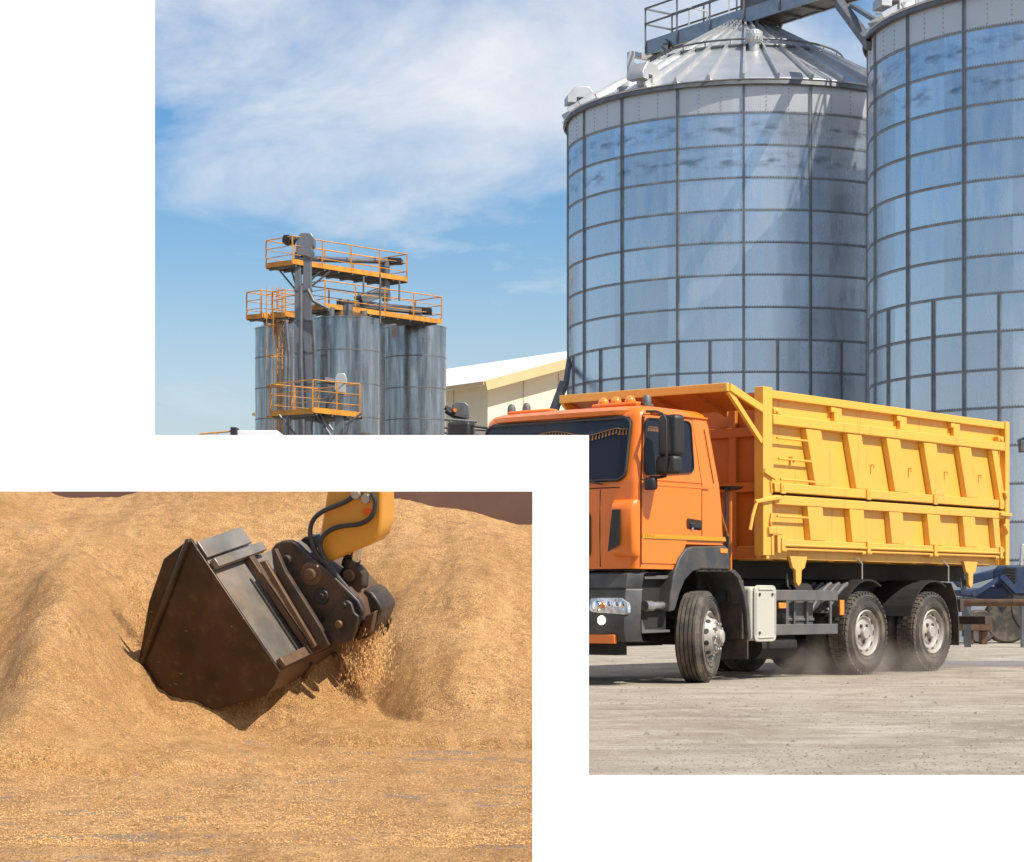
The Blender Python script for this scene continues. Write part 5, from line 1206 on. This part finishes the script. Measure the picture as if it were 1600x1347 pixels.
for f_ in (.03, .37, .665, .985):
    x = XF-.24+(XB-XF+.36)*f_; m = MB(); m.box(x-.05, x+.05, 1.262, 1.285, 2.255, 2.385); m.box(x-.012, x+.012, 1.285, 1.292, 2.30, 2.36); Bd('hinge', m, bevel=.006)
    m = MB(); m.box(x-.04, x+.04, 1.20, 1.285, 1.56, 1.72); m.tube([(x-.12, 1.23, 1.57), (x+.12, 1.23, 1.57)], .03, 8); Bd('hinge', m, bevel=.006)
for f0, f1 in ((.04, .365), (.375, .66), (.67, .98)):
    x0_, x1_ = XF-.24+(XB-XF+.36)*f0, XF-.24+(XB-XF+.36)*f1; m = MB(); m.tube([(x0_, 1.255, 1.632), (x1_, 1.255, 1.632)], .018, 8); m.tube([(x0_, 1.235, 1.585), (x1_, 1.235, 1.585)], .018, 8); Bd('locking_rod', m, bevel=0)
m = MB(); m.box(XB+.07, XF-.22, 1.05, 1.165, 1.46, 1.578); m.box(XB+.07, XF-.22, -1.165, -1.05, 1.46, 1.578)
for k in range(9): x = XF-.5-k*.72; m.box(x-.06, x+.06, -1.04, 1.04, 1.45, 1.575)
Bd('floor_sill', m, bevel=.006)
m = MB()
for y in (-.55, .55): m.box(XB+.1, XF-.1, y-.08, y+.08, 1.23, 1.449)
Bd('subframe', m, 'under', bevel=0)
for px in (1248, 1517):
    x, z = S(px, 880, .04); m = MB(); m.prism([(x+.20, 1.168, 1.50), (x+.14, 1.168, 1.36), (x+.07, 1.168, 1.33), (x+.06, 1.168, 1.18), (x, 1.168, 1.13), (x-.06, 1.168, 1.18), (x-.07, 1.168, 1.33), (x-.14, 1.168, 1.36), (x-.20, 1.168, 1.50)], (0, .045, 0)); Bd('lifting_lug', m, bevel=.006)
    m = MB(); m.tube([(x-.02, 1.20, 1.2), (x-.02, 1.09, 1.2)], .045, 10); m.tube([(x+.1, 1.1, 1.28), (x+.08, 1.1, 1.14), (x+.02, 1.1, 1.1)], .015, 6); Bd('pin', m, 'guard', bevel=0)
# latch handles on the front post, small clamps at the rear
m = MB(); m.tube([s3(1211, 777, -.03), s3(1197, 779, -.03), s3(1182, 785, -.03), s3(1176, 806, -.03), s3(1172, 828, -.03)], .022, 8); Bd('release_handle', m, bevel=0)
m = MB(); m.bar(s3(1180, 784, -.03), s3(1220, 777, -.03), .045, .05); Bd('release_handle', m, bevel=.012)
m = MB(); m.bar(s3(1194, 735, -.03), s3(1212, 747, -.03), .035, .05); Bd('clamp', m, bevel=0)
m = MB(); m.tube([s3(1204, 752, -.02), s3(1206, 770, -.02)], .016, 6); Bd('clamp', m, bevel=0)
m = MB(); m.tube([s3(1206, 802, -.03), s3(1204, 815, -.03), s3(1208, 836, -.03)], .014, 6); Bd('clamp', m, bevel=0)
m = MB(); x, z = S(1207, 829, -.02); m.box(x-.20, x+.10, 1.262, 1.295, z-.045, z+.045); Bd('clamp', m, bevel=.008)
m = MB(); m.box(x-.17, x-.10, 1.2, 1.285, 1.53, z-.05); Bd('clamp', m, bevel=.008)
m = MB(); m.box(x-.03, x+.02, 1.2, 1.28, 1.5, z-.05); Bd('clamp', m, bevel=.008)
for (a, b_2) in (((1563, 803), (1580, 805)), ((1570, 820), (1575, 832)), ((1570, 768), (1573, 778))):
    m = MB(); m.bar(s3(*a, -.03), s3(*b_2, -.03), .04, .05); Bd('clamp', m, bevel=.008)
# body front wall with frame, slanted protective visor and brace
m = MB(); m.box(XF-.20, XF-.16, -1.129, 1.129, 1.5, ZT-.02); Bd('front_wall', m, 'bedfront_shaded', bevel=0)
m = MB()
for z in (2.33, 3.0): m.box(XF-.159, XF-.08, -1.128, 1.128, z-.06, z+.06)
for y in (-.75, 0, .75): m.box(XF-.158, XF-.09, y-.05, y+.05, 1.52, 3.3)
m.box(XF-.159, XF-.06, -1.128, 1.128, 1.46, 1.6); Bd('front_frame', m, 'bedfront_shaded', bevel=.01)
vt = S(1135, 601, .03); vb = S(1188, 636, .06)
m = MB(); m.add([(vt[0], 1.24, vt[1]), (vt[0], -1.24, vt[1]), (XF-.02, -1.24, vb[1]), (XF-.02, 1.24, vb[1]), (vt[0], 1.24, vt[1]-.03), (vt[0], -1.24, vt[1]-.03), (XF-.02, -1.24, vb[1]-.03), (XF-.02, 1.24, vb[1]-.03)],
    [(0, 1, 2, 3), (7, 6, 5, 4), (0, 4, 5, 1), (2, 6, 7, 3), (1, 5, 6, 2), (0, 3, 7, 4)]); Bd('cab_guard', m, 'bedfront_shaded', bevel=0)
m = MB(); m.bar((vt[0]+.01, 1.25, vt[1]-.03), (vt[0]+.01, -1.25, vt[1]-.03), .05, .10); m.bar((vt[0]-.02, 1.252, vt[1]-.03), (XF+.01, 1.252, vb[1]-.03), .04, .09); m.bar((vt[0]-.02, -1.252, vt[1]-.03), (XF+.01, -1.252, vb[1]-.03), .04, .09); Bd('guard_edge', m, bevel=.006)
bx0 = S(1140, 606, .0); bx1 = S(1188, 690, .0)
for y in (1.23, -1.23):
    m = MB(); m.bar((bx0[0], y, bx0[1]-.03), (XF+.0, y, bx1[1]), .045, .07); Bd('guard_brace', m, bevel=.006)
m = MB()
for y in (-.6, .1, .7): m.bar((vt[0]-.04, y, vt[1]-.06), (XF-.05, y, vb[1]-.06), .05, .06)
Bd('guard_rib', m, 'bedfront_shaded', bevel=0)
# things between cab and body: tool rack rod, hose, shelf
m = MB(); m.tube([(-.62, 1.02, 1.15), (-.66, 1.0, 2.30)], .018, 8); m.tube([(-.62, 1.06, .95), (-.60, 1.06, 1.72)], .02, 8); T('cable', m, 'black', smooth=True)
m = MB(); m.lathe([(.02, 0), (.13, .02), (.16, .05), (.02, .06)], Matrix.Translation((-.78, .98, 2.27)), 20); T('filter_cap', m, 'black', smooth=True)
m = MB(); m.tube([(-.78, .98, 2.27), (-.78, .98, 1.2)], .022, 8); m.tube([(-.35, 1.1, 2.05), (-.72, .98, 1.72)], .022, 8); T('support_rod', m, 'bedfront_shaded', smooth=True)
m = MB(); m.box(-.9, -.38, -.8, .8, .9, 1.35); T('gearbox_cover', m, 'under', bevel=.04)

# ------------------------------------------------------------------ dust raised by the rear wheels
dm = bpy.data.materials.new('road_dust'); dm.use_nodes = True; dt = dm.node_tree; dt.nodes.remove(dt.nodes['Principled BSDF'])
pv = dt.nodes.new('ShaderNodeVolumePrincipled'); pv.inputs['Color'].default_value = (.80, .68, .55, 1); pv.inputs['Anisotropy'].default_value = .2
tcd = dt.nodes.new('ShaderNodeTexCoord'); nd = dt.nodes.new('ShaderNodeTexNoise'); nd.inputs['Scale'].default_value = 2.6; nd.inputs['Detail'].default_value = 4; dt.links.new(tcd.outputs['Object'], nd.inputs['Vector'])
mr_ = dt.nodes.new('ShaderNodeMapRange'); mr_.inputs['From Min'].default_value = .42; mr_.inputs['From Max'].default_value = .75; mr_.inputs['To Max'].default_value = 1.0; dt.links.new(nd.outputs['Fac'], mr_.inputs['Value'])
gd_ = dt.nodes.new('ShaderNodeTexGradient'); gd_.gradient_type = 'SPHERICAL'; mpd = dt.nodes.new('ShaderNodeMapping'); mpd.inputs['Scale'].default_value = (1/2.2, 1/.95, 1/.5); dt.links.new(tcd.outputs['Object'], mpd.inputs['Vector']); dt.links.new(mpd.outputs[0], gd_.inputs['Vector'])
mm = dt.nodes.new('ShaderNodeMath'); mm.operation = 'MULTIPLY'; dt.links.new(mr_.outputs[0], mm.inputs[0]); dt.links.new(gd_.outputs['Fac'], mm.inputs[1])
m2_ = dt.nodes.new('ShaderNodeMath'); m2_.operation = 'MULTIPLY'; dt.links.new(mm.outputs[0], m2_.inputs[0]); m2_.inputs[1].default_value = 2.4; dt.links.new(m2_.outputs[0], pv.inputs['Density'])
dt.links.new(pv.outputs[0], dt.nodes['Material Output'].inputs['Volume'])
for i, lx in enumerate((-3.3, -4.9)):
    m = MB(); m.lathe([(.02, -.02), (2.2, -.02), (2.0, .25), (1.2, .45), (.02, .5)], Matrix.Diagonal((1, .43, 1, 1)), 24, cap=True)
    if i == 0: d = m.build('dust', dm); first = d
    else: d = first.copy(); COL.objects.link(d)
    p = tr.matrix_basis @ Vector((lx, .95, .03)); p = Vector((2.33-.773*.3+TC*-lx, 25.3+.635*.3+TS*-lx, .03)); d.location = p; d.rotation_euler = (0, 0, math.atan2(-TS, -TC)); tag(d, None, None, None, 'stuff')
